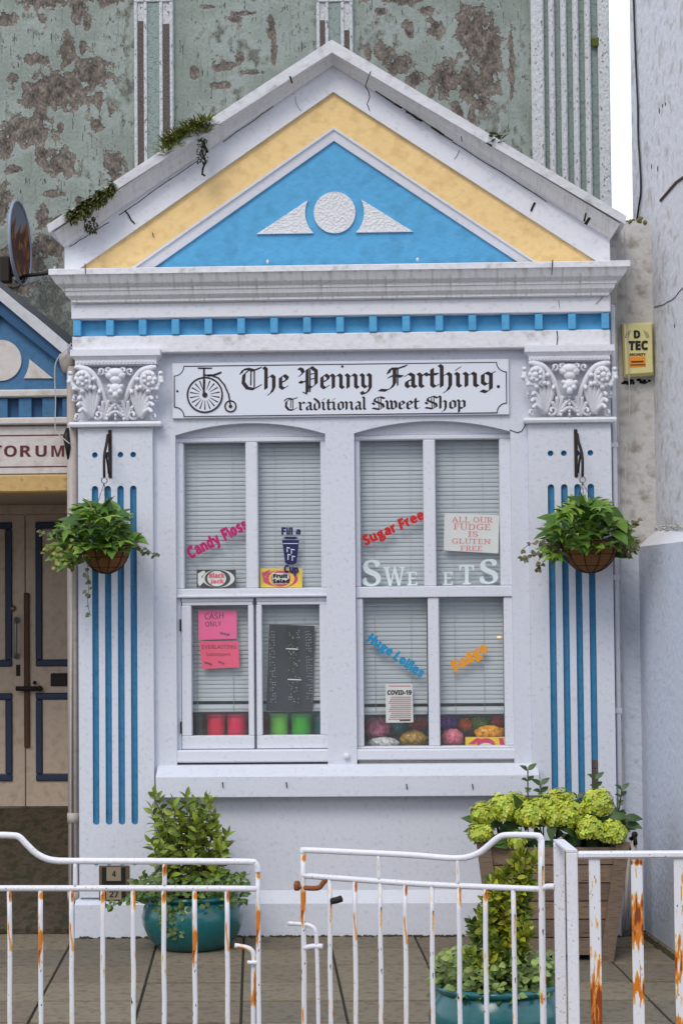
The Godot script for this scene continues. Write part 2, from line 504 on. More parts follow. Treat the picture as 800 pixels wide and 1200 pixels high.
# ---------------------------------------------------------------- the tall house behind
func peel_texture(x0, y0, x1, y1, k):
	# pale green paint with the bare render showing where it has come off; places in photograph pixels
	var w = int((x1 - x0) * k)
	var h = int((y1 - y0) * k)
	var f := PackedFloat32Array()
	f.resize(w * h)
	f.fill(-1.0)
	var blobs = [[55,3,27,11],[95,10,10,24],[130,2,20,9],[8,22,14,9],[105,28,5,9],[52,24,5,6],[82,62,10,20],[45,70,20,6],[100,58,5,11],[110,87,26,18],[72,106,44,22],[48,112,25,18],[118,118,7,12],[18,92,7,6],[133,130,4,8],[36,152,30,18],[18,152,14,14],[50,132,9,22],[8,168,10,16],[72,190,19,17],[52,180,10,11],[137,195,12,17],[18,197,11,5],[117,146,9,8],[73,150,4,6],[52,250,8,14],[95,232,4,6],[65,225,12,4],[6,235,9,24],[70,256,9,6],[28,300,34,20],[60,285,20,16],[15,330,30,9],[323,38,5,16],[326,66,4,14],[281,28,8,5],[292,22,16,3],[232,88,5,8],[268,82,14,6],[286,74,7,6],[250,14,10,2],[262,104,16,4],[300,90,12,3],[480,8,28,9],[438,4,22,6],[484,44,6,14],[516,42,9,13],[506,2,28,5],[548,44,9,26],[578,74,15,50],[562,52,20,34],[528,102,17,21],[558,108,20,20],[568,130,9,12],[455,70,13,13],[472,85,15,13],[437,70,4,10],[491,100,11,9],[510,117,5,6],[540,140,8,14],[557,146,5,12],[505,22,8,6],[452,22,7,5],[604,90,3,40]]
	for b in blobs:
		var bx0 = maxi(0, int((b[0] - b[2] * 2.2 - x0) * k))
		var bx1 = mini(w - 1, int((b[0] + b[2] * 2.2 - x0) * k))
		var by0 = maxi(0, int((b[1] - b[3] * 2.2 - y0) * k))
		var by1 = mini(h - 1, int((b[1] + b[3] * 2.2 - y0) * k))
		for j in range(by0, by1 + 1):
			var dy = (j / k + y0 - b[1]) / b[3]
			for i in range(bx0, bx1 + 1):
				var dx = (i / k + x0 - b[0]) / b[2]
				var v = 1.0 - sqrt(dx * dx + dy * dy)
				if v > f[j * w + i]:
					f[j * w + i] = v
	var n1 = noise(0.045, 91, 5)
	var n2 = noise(0.011, 92, 4)
	var n3 = noise(0.16, 93, 3)
	var data := PackedByteArray()
	data.resize(w * h * 3)
	var hgt := PackedByteArray()
	hgt.resize(w * h)
	for j in h:
		for i in w:
			var px = i / k + x0
			var py = j / k + y0
			var a = n1.get_noise_2d(px * 1.6, py * 1.3)
			var b = n2.get_noise_2d(px, py)
			var c = n3.get_noise_2d(px * 2.0, py * 1.1)
			var v = f[j * w + i] + a * 0.85 + c * 0.3 - 0.02
			var speck = a * 0.6 + c * 0.75 + b * 0.35
			var col: Vector3
			var t = 1.0 + c * 0.12 + b * 0.10
			if v > 0.0:
				col = Vector3(0.36, 0.33, 0.305).lerp(Vector3(0.55, 0.505, 0.465), clampf(0.5 + a * 1.2 + c * 0.55, 0, 1)) * (t * (0.72 if v < 0.05 else 1.0))
				if c * 0.6 + a * 0.6 > 0.46:
					col = Vector3(0.64, 0.635, 0.60)
				elif c * 0.7 + a * 0.5 < -0.42:
					col = Vector3(0.24, 0.21, 0.19)
			elif v > -0.07 and c > -0.05:
				col = Vector3(0.70, 0.72, 0.70) * (1.0 + c * 0.1)
			elif speck > 0.50 and px < 372:
				col = Vector3(0.42, 0.40, 0.38)
			elif speck > 0.50:
				col = Vector3(0.42, 0.40, 0.38)
			else:
				col = Vector3(0.60, 0.64, 0.605).lerp(Vector3(0.68, 0.72, 0.695), clampf(0.5 + b * 1.8, 0, 1)) * (1.0 + c * 0.06 + a * 0.06)
				var run = n3.get_noise_2d(px * 1.1 + 500.0, py * 0.09)
				if run > 0.36:
					col = col.lerp(Vector3(0.47, 0.49, 0.46), clampf((run - 0.36) * 2.5, 0, 0.4))
				var drip = n3.get_noise_2d(px * 2.4, py * 0.12 + 70.0) + a * 0.5
				if drip > 0.62:
					col = Vector3(0.33, 0.33, 0.30)
				var grime = clampf((b + a * 0.7) * 2.0 - 0.45 + clampf((py - 280.0) / 60.0, 0, 1) * 1.1, 0, 1)
				col = col.lerp(Vector3(0.46, 0.475, 0.435), grime * 0.8)
				if py > 318 and c + a * 0.8 > 0.02:
					col = col.lerp(Vector3(0.36, 0.37, 0.35), 0.55)
			var o = (j * w + i)
			data[o * 3] = int(clampf(col.x, 0, 1) * 255)
			data[o * 3 + 1] = int(clampf(col.y, 0, 1) * 255)
			data[o * 3 + 2] = int(clampf(col.z, 0, 1) * 255)
			hgt[o] = int(clampf((0.25 if v > 0.0 else 0.8) + c * 0.25, 0, 1) * 255)
	return [ImageTexture.create_from_image(Image.create_from_data(w, h, false, Image.FORMAT_RGB8, data)), ImageTexture.create_from_image(Image.create_from_data(w, h, false, Image.FORMAT_L8, hgt))]
func main_house():
	var z = -2.5
	var a = W(-120, -70, z)
	var b = W(706, 430, z)
	var top = a.y
	var root = thing("tall_house", "tall pale green rendered house with peeling paint rising behind the gabled shop", "house", Vector3(-0.5, 0, z))
	var t = peel_texture(-120.0, -70.0, 706.0, 430.0, 1.4)
	var m = mat(Color(0.90, 0.90, 0.90), 0.9)
	m.albedo_texture = t[0]
	m.heightmap_enabled = true
	m.heightmap_texture = t[1]
	m.heightmap_scale = 0.8
	var st = flat()
	uvquad(st, Vector3(a.x, b.y, z), Vector3(b.x, b.y, z), Vector3(b.x, top, z), Vector3(a.x, top, z), Vector3.BACK)
	part(root, "painted_wall", st, m)
	# body behind the painted face
	st = flat()
	cbox(st, Vector3(a.x - 0.4, 0, z - 6), Vector3(X(712, 120, z) - 0.005, top - 0.002, z - 0.01), 0.01)
	part(root, "house_body", st, M.render_grey)
	# panelled strips
	for s in [[158, 204, 173, 188], [371, 414, 385, 400]]:
		var x0 = X(s[0], 60, z)
		var x1 = X(s[1], 60, z)
		var i0 = X(s[2], 60, z)
		var i1 = X(s[3], 60, z)
		var yb = W(300, 235, z).y
		var yt = W(s[2], 5, z).y
		var p = boxpart(root, "pilaster_strip", Vector3(x0, yb, z), Vector3(x1, top - 0.004, z + 0.035), M.house_white if M.has("house_white") else house_white(), 0.006)
		# raised edges and bare bands
		for e in [[x0 + 0.004, x0 + 0.026], [i0 - 0.022, i0 + 0.003], [i1 - 0.003, i1 + 0.022], [x1 - 0.026, x1 - 0.004]]:
			boxpart(p, "raised_edge", Vector3(e[0], yb, z + 0.036), Vector3(e[1], yt + 0.002, z + 0.052), M.house_white, 0.005)
		boxpart(p, "raised_edge", Vector3(x0 + 0.004, yt + 0.003, z + 0.036), Vector3(x1 - 0.004, top - 0.004, z + 0.052), M.house_white, 0.005)
		for e in [[x0 + 0.028, i0 - 0.024], [i1 + 0.024, x1 - 0.028]]:
			boxpart(p, "bare_band", Vector3(e[0], yb, z + 0.0362), Vector3(e[1], yt - 0.12 - rng.randf() * 0.1, z + 0.041), M.bare, 0.002)
		boxpart(p, "inset_panel", Vector3(i0 + 0.004, yb, z + 0.0362), Vector3(i1 - 0.004, yt, z + 0.040), M.green_plain, 0.002)
	# fluted corner strip
	var c0 = X(623, 120, z)
	var c1 = X(713, 120, z)
	var yb2 = W(660, 300, z).y
	var cp = boxpart(root, "corner_pilaster", Vector3(c0, yb2, z - 0.02), Vector3(c1, top - 0.004, z + 0.03), M.green_plain, 0.004)
	for e in [[622, 637], [642.5, 649.5], [656.5, 663.5], [670.5, 677.5], [684.5, 691.5], [700, 713.5]]:
		boxpart(cp, "ridge", Vector3(X(e[0], 120, z), yb2, z + 0.03), Vector3(X(e[1], 120, z), top - 0.005, z + 0.075), M.house_white, 0.012)
	st = soft()
	for k in 40:
		var q = Vector3(X(696, 50, z) + rng.randf_range(-0.02, 0.02), W(696, 52, z).y + rng.randf_range(-0.03, 0.03), z + 0.06)
		ball(st, q, rng.randf_range(0.008, 0.016), 6)
	var mo = part(cp, "moss", st, mat(Color(0.36, 0.38, 0.14), 0.95))
	mo.set_meta("kind", "stuff")
func house_white():
	M.house_white = mat(Color(0.82, 0.83, 0.835), 0.85, ntex(0.03, 101, [[0, Color(0.45, 0.42, 0.40)], [0.19, Color(0.55, 0.52, 0.50)], [0.25, Color(0.86, 0.86, 0.86)], [0.45, grey(1)], [0.8, Color(0.92, 0.92, 0.93)], [1, Color(0.70, 0.69, 0.68)]], 6), Vector3(1.7, 1.1, 1.7), ntex(0.04, 102, [[0, grey(0)], [1, grey(1)]], 4), 0.6)
	M.bare = mat(Color(0.43, 0.39, 0.375), 0.95, ntex(0.05, 103, [[0, grey(0.7)], [0.5, grey(1)], [1, grey(1.25)]], 5), 2.0, ntex(0.08, 104, [[0, grey(0)], [1, grey(1)]], 4), 0.8)
	M.green_plain = mat(Color(0.56, 0.615, 0.60), 0.9, ntex(0.03, 105, [[0, grey(0.78)], [0.45, grey(1)], [1, grey(1.05)]], 5), 1.5, ntex(0.08, 106, [[0, grey(0)], [1, grey(1)]], 4), 0.5)
	return M.house_white

# ---------------------------------------------------------------- the building on the right
func right_building():
	var root = thing("neighbour_building", "rough grey rendered building with white painted base right of the shop", "building", Vector3(2.2, 0, 0.5))
	var dir = Vector3(0.079, 0, 0.699).normalized()         # along the side wall, towards the street
	var side = Vector3(dir.z, 0, -dir.x)
	# upper wall: prism on a plan outline; plan axes: along, inwards
	var zi = -0.16                             # face of the infill wall
	var base = W(766, 480, zi)
	base.y = 0
	var st = flat()
	var yl = Y(628, 0.0, 770)
	var ytop = 8.0
	var plan = func(u, v, y): return base + dir * u + side * v + Vector3.UP * y
	var blk = func(s, u0, u1, v0, v1, y0, y1):
		var c = []
		for y in [y0, y1]:
			for q in [[u0, v0], [u1, v0], [u1, v1], [u0, v1]]:
				c.append(plan.call(q[0], q[1], y))
		var m = (c[0] + c[6]) * 0.5
		for fc in [[0, 1, 2, 3], [4, 5, 6, 7], [0, 1, 5, 4], [1, 2, 6, 5], [2, 3, 7, 6], [3, 0, 4, 7]]:
			quad(s, c[fc[0]], c[fc[1]], c[fc[2]], c[fc[3]], (c[fc[0]] + c[fc[2]]) * 0.5 - m)
	blk.call(st, -0.50, 2.4, 0.0, 4.0, yl - 0.3, ytop)
	part(root, "upper_wall", st, M.render_light)
	# thicker painted base with a sloping top
	st = flat()
	var off = -(X(766, 480, zi) - X(750, 800, zi))
	blk.call(st, -0.12, 2.1, off, 3.9, -0.01, Y(640, 0.0, 755))
	part(root, "painted_base", st, M.render_white)
	st = flat()
	var y0 = Y(640, 0.0, 755)
	var n = 8
	for k in n:                                # weathered slope up to the wall face
		var u0 = lerpf(-0.12, 2.1, float(k) / n)
		var u1 = lerpf(-0.12, 2.1, float(k + 1) / n)
		var h0 = 0.075 + 0.02 * sin(k * 1.7)
		var h1 = 0.075 + 0.02 * sin((k + 1) * 1.7)
		quad(st, plan.call(u0, off, y0), plan.call(u1, off, y0), plan.call(u1, 0.012, y0 + h1 + 0.02), plan.call(u0, 0.012, y0 + h0 + 0.02), Vector3(-1, 1, 0))
	quad(st, plan.call(-0.12, off, y0), plan.call(-0.12, 0.012, y0), plan.call(-0.12, 0.012, y0 + 0.095), plan.call(-0.12, off, y0 + 0.001), -dir)
	part(root, "sloping_ledge", st, M.white_clean)
	# flaking line over the ledge
	st = soft()
	for k in 46:
		var u = rng.randf_range(-0.12, 0.75)
		ball(st, plan.call(u, 0.0, y0 + 0.10 + rng.randf_range(-0.012, 0.02)), Vector3(rng.randf_range(0.006, 0.02), rng.randf_range(0.004, 0.01), rng.randf_range(0.01, 0.03)), 5)
	var fl = part(root, "flaking_render", st, M.render_grey)
	fl.set_meta("kind", "stuff")
	# crack and an old roof line on the side wall
	for cr in [[[766, 360], [773, 358], [777, 357], [781, 354], [786, 352], [791, 348], [795, 342], [803, 334]], [[774, 235], [780, 228], [786, 221], [793, 213], [803, 206]]]:
		var pts = []
		for q in cr:
			var d = ray(q[0], q[1])
			var p = CAM + d * ((base - CAM).dot(side) / d.dot(side))
			pts.append(p)
		st = soft()
		tube(st, pts, 0.0045 if cr[0][1] > 300 else 0.012, 5)
		part(root, "crack", st, M.crack_fine if cr[0][1] > 300 else M.brown_strip)
	# chips
	for q in [[776, 124], [772, 130], [779, 122], [763, 195], [770, 198], [790, 382]]:
		st = soft()
		var d = ray(q[0], q[1])
		ball(st, CAM + d * ((base - CAM).dot(side) / d.dot(side)), Vector3(0.004, rng.randf_range(0.012, 0.022), 0.012), 6)
		part(root, "chip", st, M.crack)

	# narrow infill wall between shop and neighbour
	var inf = thing("infill_wall", "narrow weathered grey wall filling the gap between shop and right building", "wall", Vector3(1.35, 0, zi))
	var xl = X(708, 500, zi)
	var xr = X(772, 500, zi)
	var yt = W(748, 259, zi).y
	var yw = W(735, 650, zi).y
	st = flat()
	prism(st, [Vector2(xl, yw), Vector2(xr, yw), Vector2(xr, yt - 0.01), Vector2(xr - 0.08, yt + 0.012), Vector2(xr - 0.17, yt - 0.006), Vector2(xl, yt)], zi - 0.25, zi)
	part(inf, "bare_render", st, M.render_grey)
	boxpart(inf, "painted_lower", Vector3(xl, -0.01, zi - 0.25), Vector3(xr, yw - 0.001, zi + 0.006), M.render_white, 0.004)
	st = soft()
	for k in 60:
		ball(st, Vector3(rng.randf_range(X(735, 258, zi), X(758, 258, zi)), yt + rng.randf_range(-0.012, 0.016), zi + rng.randf_range(-0.2, 0.004)), rng.randf_range(0.008, 0.018), 5)
	var mo = part(inf, "moss", st, mat(Color(0.42, 0.41, 0.24), 0.95))
	mo.set_meta("kind", "stuff")
	# weathered narrow upright between the pilaster and the infill
	var ret = boxpart(inf, "side_return", Vector3(X(714, 600, -0.1), -0.01, zi), Vector3(X(726, 600, -0.1), W(725, 290, -0.1).y, -0.1), M.render_grey, 0.004)
	for k in 14:  # dark lumps in a row just below the alarm box
		st = soft()
		var q = W(743 + rng.randf_range(-14, 18), 446 + rng.randf_range(-1, 4), zi)
		ball(st, q + Vector3(0, 0, 0.002), Vector3(rng.randf_range(0.008, 0.02), rng.randf_range(0.006, 0.012), 0.004), 6)
		part(inf, "dark_mark", st, M.crack)

	# cable down the right building's edge, conduit and thin cable
	var cab = thing("dark_cable", "dark cable drooping down the back edge of the right building against the sky", "cable", W(748, 240, -0.4))
	st = soft()
	var pts = []
	for q in [[743.5, -14], [745, 30], [746.5, 70], [749, 125], [749.5, 160], [752, 200], [752.5, 225], [750, 243], [748, 257]]:
		var d = ray(q[0], q[1])
		pts.append(CAM + d * ((base - CAM).dot(side) / d.dot(side)) - side * 0.012)
	tube(st, smooth_path(pts, 5), 0.007, 6)
	part(cab, "cable_sheath", st, M.black)
	var con = thing("conduit", "white plastic conduit running up beside the right fluted pilaster", "conduit", Vector3(X(719, 900, -0.1), 0, -0.1))
	var xa = X(716.5, 500, -0.06)
	var xb = X(722, 500, -0.06)
	boxpart(con, "conduit_channel", Vector3(xa, 0.02, -0.099), Vector3(xb, Y(357, -0.06, 719), -0.05), M.timber, 0.006)
	for y in [0.5, 1.3, 2.1, 2.9]:
		boxpart(con, "clip", Vector3(xa - 0.006, y, -0.099), Vector3(xb + 0.006, y + 0.03, -0.045), M.timber, 0.003)
	var tc = thing("thin_cable", "thin pale cable hanging straight down past the yellow alarm box", "cable", W(734, 640, -0.3))
	st = soft()
	pts = []
	for q in [[731, 262], [733, 330], [734.5, 400], [736.5, 446], [737, 480], [733, 540], [732, 600], [732, 636]]:
		pts.append(W(q[0], q[1], zi + 0.105))
	tube(st, smooth_path(pts, 4), 0.0032, 5)
	part(tc, "cable_sheath", st, M.cord)
	# small stop tap pipe behind the planter
	var sp = thing("tap_pipe", "short pale pipe with a dark tap standing behind the wooden planter", "pipe", G(736, 1102))
	st = soft()
	tube(st, [W(737, 1100, 0.05), W(741, 1040, 0.05), W(742, 985, 0.05)], 0.018, 8)
	tube(st, [W(729, 1100, 0.05), W(733, 1060, 0.05), W(736, 1000, 0.05)], 0.012, 8)
	part(sp, "upright", st, M.pipe)
	st = soft()
	tube(st, [W(738, 984, 0.05), W(743, 978, 0.06), W(744, 990, 0.07)], 0.014, 8)
	ball(st, W(743, 978, 0.06), 0.02, 8)
	part(sp, "tap", st, M.iron)
func smooth_path(pts, n):
	var out = []
	for k in pts.size() - 1:
		var p0 = pts[maxi(k - 1, 0)]
		var p3 = pts[mini(k + 2, pts.size() - 1)]
		for j in n:
			out.append(pts[k].cubic_interpolate(pts[k + 1], p0, p3, float(j) / n))
	out.append(pts[-1])
	return out

# ---------------------------------------------------------------- the small gabled entrance on the left
func left_building():
	var z = -0.04
	var root = thing("neighbour_porch", "small blue gabled porch with recessed double doors left of the sweet shop", "porch", Vector3(X(0, 900, z), 0, z))
	var xr = X(82.5, 450, z)
	var xc = X(2, 430, z)
	var xl = xc - (xr - xc)
	var far = xl - 1.1
	var mk = func(px, py): return V2(px, py, z)
	# gable field
	var ap = mk.call(0.5, 356)
	ap.x = xc
	var yb = Y(457, z, 40)
	var er = mk.call(80, 420)
	var st = flat()
	prism(st, [Vector2(xl, yb), Vector2(xr, yb), Vector2(xr, er.y), ap, Vector2(xl, er.y)], z - 0.3, z)
	part(root, "gable_field", st, M.blue_dull)
	# stepped shadow board under the coping
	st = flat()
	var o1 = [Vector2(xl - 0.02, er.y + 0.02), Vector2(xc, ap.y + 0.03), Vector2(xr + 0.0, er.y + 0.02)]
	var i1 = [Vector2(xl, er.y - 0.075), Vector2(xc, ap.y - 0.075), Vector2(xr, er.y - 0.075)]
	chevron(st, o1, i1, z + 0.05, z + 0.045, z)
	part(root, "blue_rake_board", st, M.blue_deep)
	st = flat()
	var o2 = [Vector2(xl - 0.04, er.y + 0.075), Vector2(xc, ap.y + 0.095), Vector2(xr + 0.0, er.y + 0.075)]
	var i2 = [Vector2(xl - 0.04, er.y - 0.005), Vector2(xc, ap.y + 0.015), Vector2(xr + 0.0, er.y - 0.005)]
	chevron(st, o2, i2, z + 0.11, z + 0.08, z - 0.3)
	part(root, "coping", st, M.weathered)
	# roof slates peeping over the coping
	st = flat()
	var o3 = [Vector2(xl, er.y + 0.10), Vector2(xc, ap.y + 0.135), Vector2(X(36, 368, z), Y(368, z, 36))]
	var i3 = [Vector2(xl, er.y + 0.08), Vector2(xc, ap.y + 0.10), Vector2(X(36, 372, z), Y(372, z, 36))]
	chevron(st, o3, i3, z + 0.09, z + 0.09, z - 2.4)
	part(root, "roof_edge", st, M.slate)
	st = soft()
	var cw = W(79, 421, z + 0.04)
	lathe(st, cw, [[0.0, -0.09], [0.03, -0.075], [0.045, -0.03], [0.05, 0.0], [0.05, 0.03], [0.0, 0.035]], 14)
	part(root, "corbel", st, M.pipe)
	# roundel and side triangles
	st = soft()
	var cc = mk.call(2.5, 422.5)
	cc.x = xc
	var circ = arc(cc, 0.125, 0, TAU, 36)
	circ.pop_back()
	prism(st, circ, z + 0.001, z + 0.012)
	var st2 = flat()
	prism(st2, circ, z + 0.001, z + 0.012)
	part(root, "roundel", st2, M.cream_white)
	for s in [1, -1]:
		var tr = []
		for q in [[62.5, 443.5], [28.5, 443.5], [32.5, 436], [34.5, 428], [35, 421]]:
			var w = mk.call(q[0], q[1])
			tr.append(Vector2(xc + s * (w.x - xc), w.y))
		st = flat()
		prism(st, tr, z + 0.001, z + 0.012)
		part(root, "corner_triangle", st, M.cream_white)
	# ledge, dentil course, ledge
	var y1 = Y(466, z, 40)
	var y2 = Y(489.5, z, 40)
	var y3 = Y(498, z, 40)
	boxpart(root, "upper_ledge", Vector3(far, y1, z - 0.3), Vector3(xr, yb - 0.001, z + 0.05), M.cream_white, 0.008)
	boxpart(root, "dentil_course", Vector3(far, y2, z - 0.3), Vector3(xr, y1 - 0.001, z - 0.02), M.blue_deep, 0.002)
	var k = 0
	for px in [-25.5, 3, 31, 58.5, 82]:
		var x0 = X(px - 8, 478, z)
		boxpart(root, "dentil", Vector3(x0, y2 + 0.002, z - 0.019), Vector3(minf(X(px + 7, 478, z), xr - 0.002), y1 - 0.003, z + 0.022), M.blue_dull, 0.003)
	boxpart(root, "lower_ledge", Vector3(far, y3, z - 0.3), Vector3(xr, y2 - 0.001, z + 0.045), M.cream_white, 0.008)
	# sign board
	var y4 = Y(556, z, 40)
	var y5 = Y(577, z, 40)
	boxpart(root, "sign_backing", Vector3(far, y4, z - 0.3), Vector3(xr, y3 - 0.001, z - 0.01), M.cream_white, 0.003)
	boxpart(root, "ochre_lintel", Vector3(far, y5, z - 0.3), Vector3(xr, y4 - 0.001, z + 0.012), M.ochre, 0.01)
	var sg = thing("porch_sign", "cream sign with maroon capitals TORUM above the neighbouring doorway", "sign", W(40, 556, z))
	boxpart(sg, "board", Vector3(far + 0.02, y4 + 0.004, z - 0.009), Vector3(xr - 0.008, y3 - 0.008, z + 0.006), M.cream_white, 0.003)
	for py in [510.2, 547]:
		var yy = Y(py, z, 40)
		boxpart(sg, "maroon_line", Vector3(far + 0.03, yy - 0.0035, z + 0.0062), Vector3(xr - 0.009, yy + 0.0035, z + 0.0085), M.maroon, 0.0005)
	for l in [["T", -10, 2.5], ["O", 5.2, 20], ["R", 24, 37], ["U", 42, 55], ["M", 60.5, 75.5]]:
		letter(sg, l[0], "sans_bold", M.maroon, l[1], 522.0, l[2], 535.2, z + 0.0065, 0.002, 0.0, -0.35)
	# porch side walls, ceiling, ramp, doors
	var zd = -1.55
	boxpart(root, "side_wall", Vector3(xr + 0.001, -0.01, zd - 0.1), Vector3(xr + 0.03, y5, z - 0.31), M.cream_white, 0.004)
	boxpart(root, "side_wall", Vector3(far - 0.2, -0.01, zd - 0.1), Vector3(far, y3, z), M.cream_white, 0.004)
	boxpart(root, "ceiling", Vector3(far, y5, zd - 0.1), Vector3(xr, y5 + 0.05, z - 0.301), M.porch_ceiling, 0.004)
	st = flat()
	var fl = G(40, 947, 0.0)
	var yf = W(40, 947, zd).y
	var q0 = Vector3(far, 0.03, z - 0.02)
	var q1 = Vector3(xr, 0.03, z - 0.02)
	quad(st, q0, q1, Vector3(xr, yf, zd), Vector3(far, yf, zd), Vector3.UP)
	quad(st, Vector3(far, -0.02, z - 0.02), Vector3(xr, -0.02, z - 0.02), q1, q0, Vector3.BACK)
	part(root, "entrance_ramp", st, M.ramp)
	# doors
	var xm = X(30, 780, zd)
	var ytd = W(30, 603, zd).y
	var dw = 0.62
	boxpart(root, "door_head", Vector3(far, ytd + 0.002, zd - 0.06), Vector3(xr, y5, zd + 0.03), M.cream_door, 0.006)
	for s in [-1, 1]:
		var d0 = xm + (0.003 if s > 0 else -dw)
		var d1 = xm + (dw if s > 0 else -0.003)
		var dr = boxpart(root, "door", Vector3(d0, yf + 0.01, zd - 0.05), Vector3(d1, ytd, zd), M.cream_door, 0.004)
		for pn in [[612, 781], [812, 915]]:
			var pt = W(30, pn[0], zd).y
			var pb = W(30, pn[1], zd).y
			var e0 = X(42.5, 780, zd) if s > 0 else X(15, 780, zd) - 0.46
			var e1 = X(42.5, 780, zd) + 0.46 if s > 0 else X(15, 780, zd)
			var w = 0.045
			for bar in [[e0, pb, e1, pb + w], [e0, pt - w, e1, pt], [e0, pb + w + 0.001, e0 + w, pt - w - 0.001], [e1 - w, pb + w + 0.001, e1, pt - w - 0.001]]:
				boxpart(dr, "panel_moulding", Vector3(bar[0], bar[1], zd + 0.001), Vector3(bar[2], bar[3], zd + 0.018), M.navy, 0.006)
			boxpart(dr, "panel", Vector3(e0 + w + 0.003, pb + w + 0.003, zd + 0.0005), Vector3(e1 - w - 0.003, pt - w - 0.003, zd + 0.005), M.cream_door, 0.003)
		if s < 0:
			st = soft()
			var ha = W(20.5, 727, zd)
			var hb = W(20.5, 769, zd)
			tube(st, [ha + Vector3(0, 0, 0.005), ha + Vector3(0, 0, 0.05), ha + Vector3(0, -0.03, 0.055), hb + Vector3(0, 0.03, 0.055), hb + Vector3(0, 0, 0.05), hb + Vector3(0, 0, 0.005)], 0.011, 8)
			ball(st, ha + Vector3(0, 0.0, 0.01), Vector3(0.022, 0.022, 0.012), 10)
			ball(st, hb + Vector3(0, 0.0, 0.01), Vector3(0.022, 0.022, 0.012), 10)
			part(dr, "pull_handle", st, M.steel)
			st = soft()
			ball(st, W(16, 713, zd) + Vector3(0, 0, 0.01), 0.022, 10)
			part(dr, "knob", st, M.brass)
			boxpart(dr, "lock_plate", Vector3(X(19.5, 785, zd), W(20, 792, zd).y, zd + 0.001), Vector3(X(24, 785, zd), W(20, 779, zd).y, zd + 0.012), M.iron, 0.003)
		else:
			boxpart(dr, "letter_box", Vector3(X(60, 797, zd), W(60, 804, zd).y, zd + 0.001), Vector3(X(86, 797, zd), W(60, 789, zd).y, zd + 0.016), M.iron, 0.004)
			boxpart(dr, "cover_strip", Vector3(X(29, 780, zd), W(30, 876, zd).y, zd + 0.002), Vector3(X(35.5, 780, zd), W(30, 695, zd).y, zd + 0.022), M.brown_strip, 0.006)
			st = soft()
			tube(st, [W(19, 807, zd + 0.04), W(46, 807, zd + 0.04)], 0.016, 8)
			ball(st, W(47, 807, zd + 0.04), 0.022, 8)
			ball(st, W(41, 800, zd + 0.03), 0.014, 8)
			part(dr, "bolt", st, M.iron)
	# downpipe
	var dp = thing("downpipe", "cream downpipe between the neighbouring porch and the left pilaster", "pipe", Vector3(X(86, 1050), 0, 0.0))
	st = soft()
	var px = X(86, 800, 0.0)
	tube(st, [Vector3(px, Y(1052, 0, 86), 0.01), Vector3(px, Y(430, 0, 86), 0.01)], 0.031, 14)
	part(dp, "pipe_run", st, M.pipe)
	for y in [Y(958, 0, 86), Y(1050, 0, 86)]:
		st = soft()
		lathe(st, Vector3(px, y, 0.01), [[0.031, -0.03], [0.037, -0.028], [0.037, 0.028], [0.031, 0.03]], 14)
		part(dp, "collar", st, M.pipe)
	st = soft()
	tube(st, [Vector3(px, Y(1052, 0, 86), 0.01), Vector3(px, 0.01, 0.02)], 0.026, 12)
	part(dp, "rusty_shoe", st, M.iron)
	# loose cable
	var cb = thing("loose_cable", "thin pale cable hanging loosely down the neighbouring blue gable", "cable", W(66, 500, 0.06))
	st = soft()
	var pts = []
	for q in [[84, 402], [78, 410], [68, 420], [64.5, 435], [65.5, 470], [65, 500], [68, 508], [76, 515], [82, 520]]:
		pts.append(W(q[0], q[1], 0.07))
	tube(st, smooth_path(pts, 4), 0.0038, 5)
	part(cb, "cable_sheath", st, M.cord)
	var lb = thing("black_lamp", "small black weathered fitting at the end of the porch sign", "fitting", W(78, 520, 0.03))
	st = soft()
	tube(st, [W(80, 502, 0.03), W(78, 512, 0.04), W(80, 525, 0.04), W(80.5, 538, 0.03)], [0.012, 0.022, 0.018, 0.008], 8)
	part(lb, "casing", st, M.black)

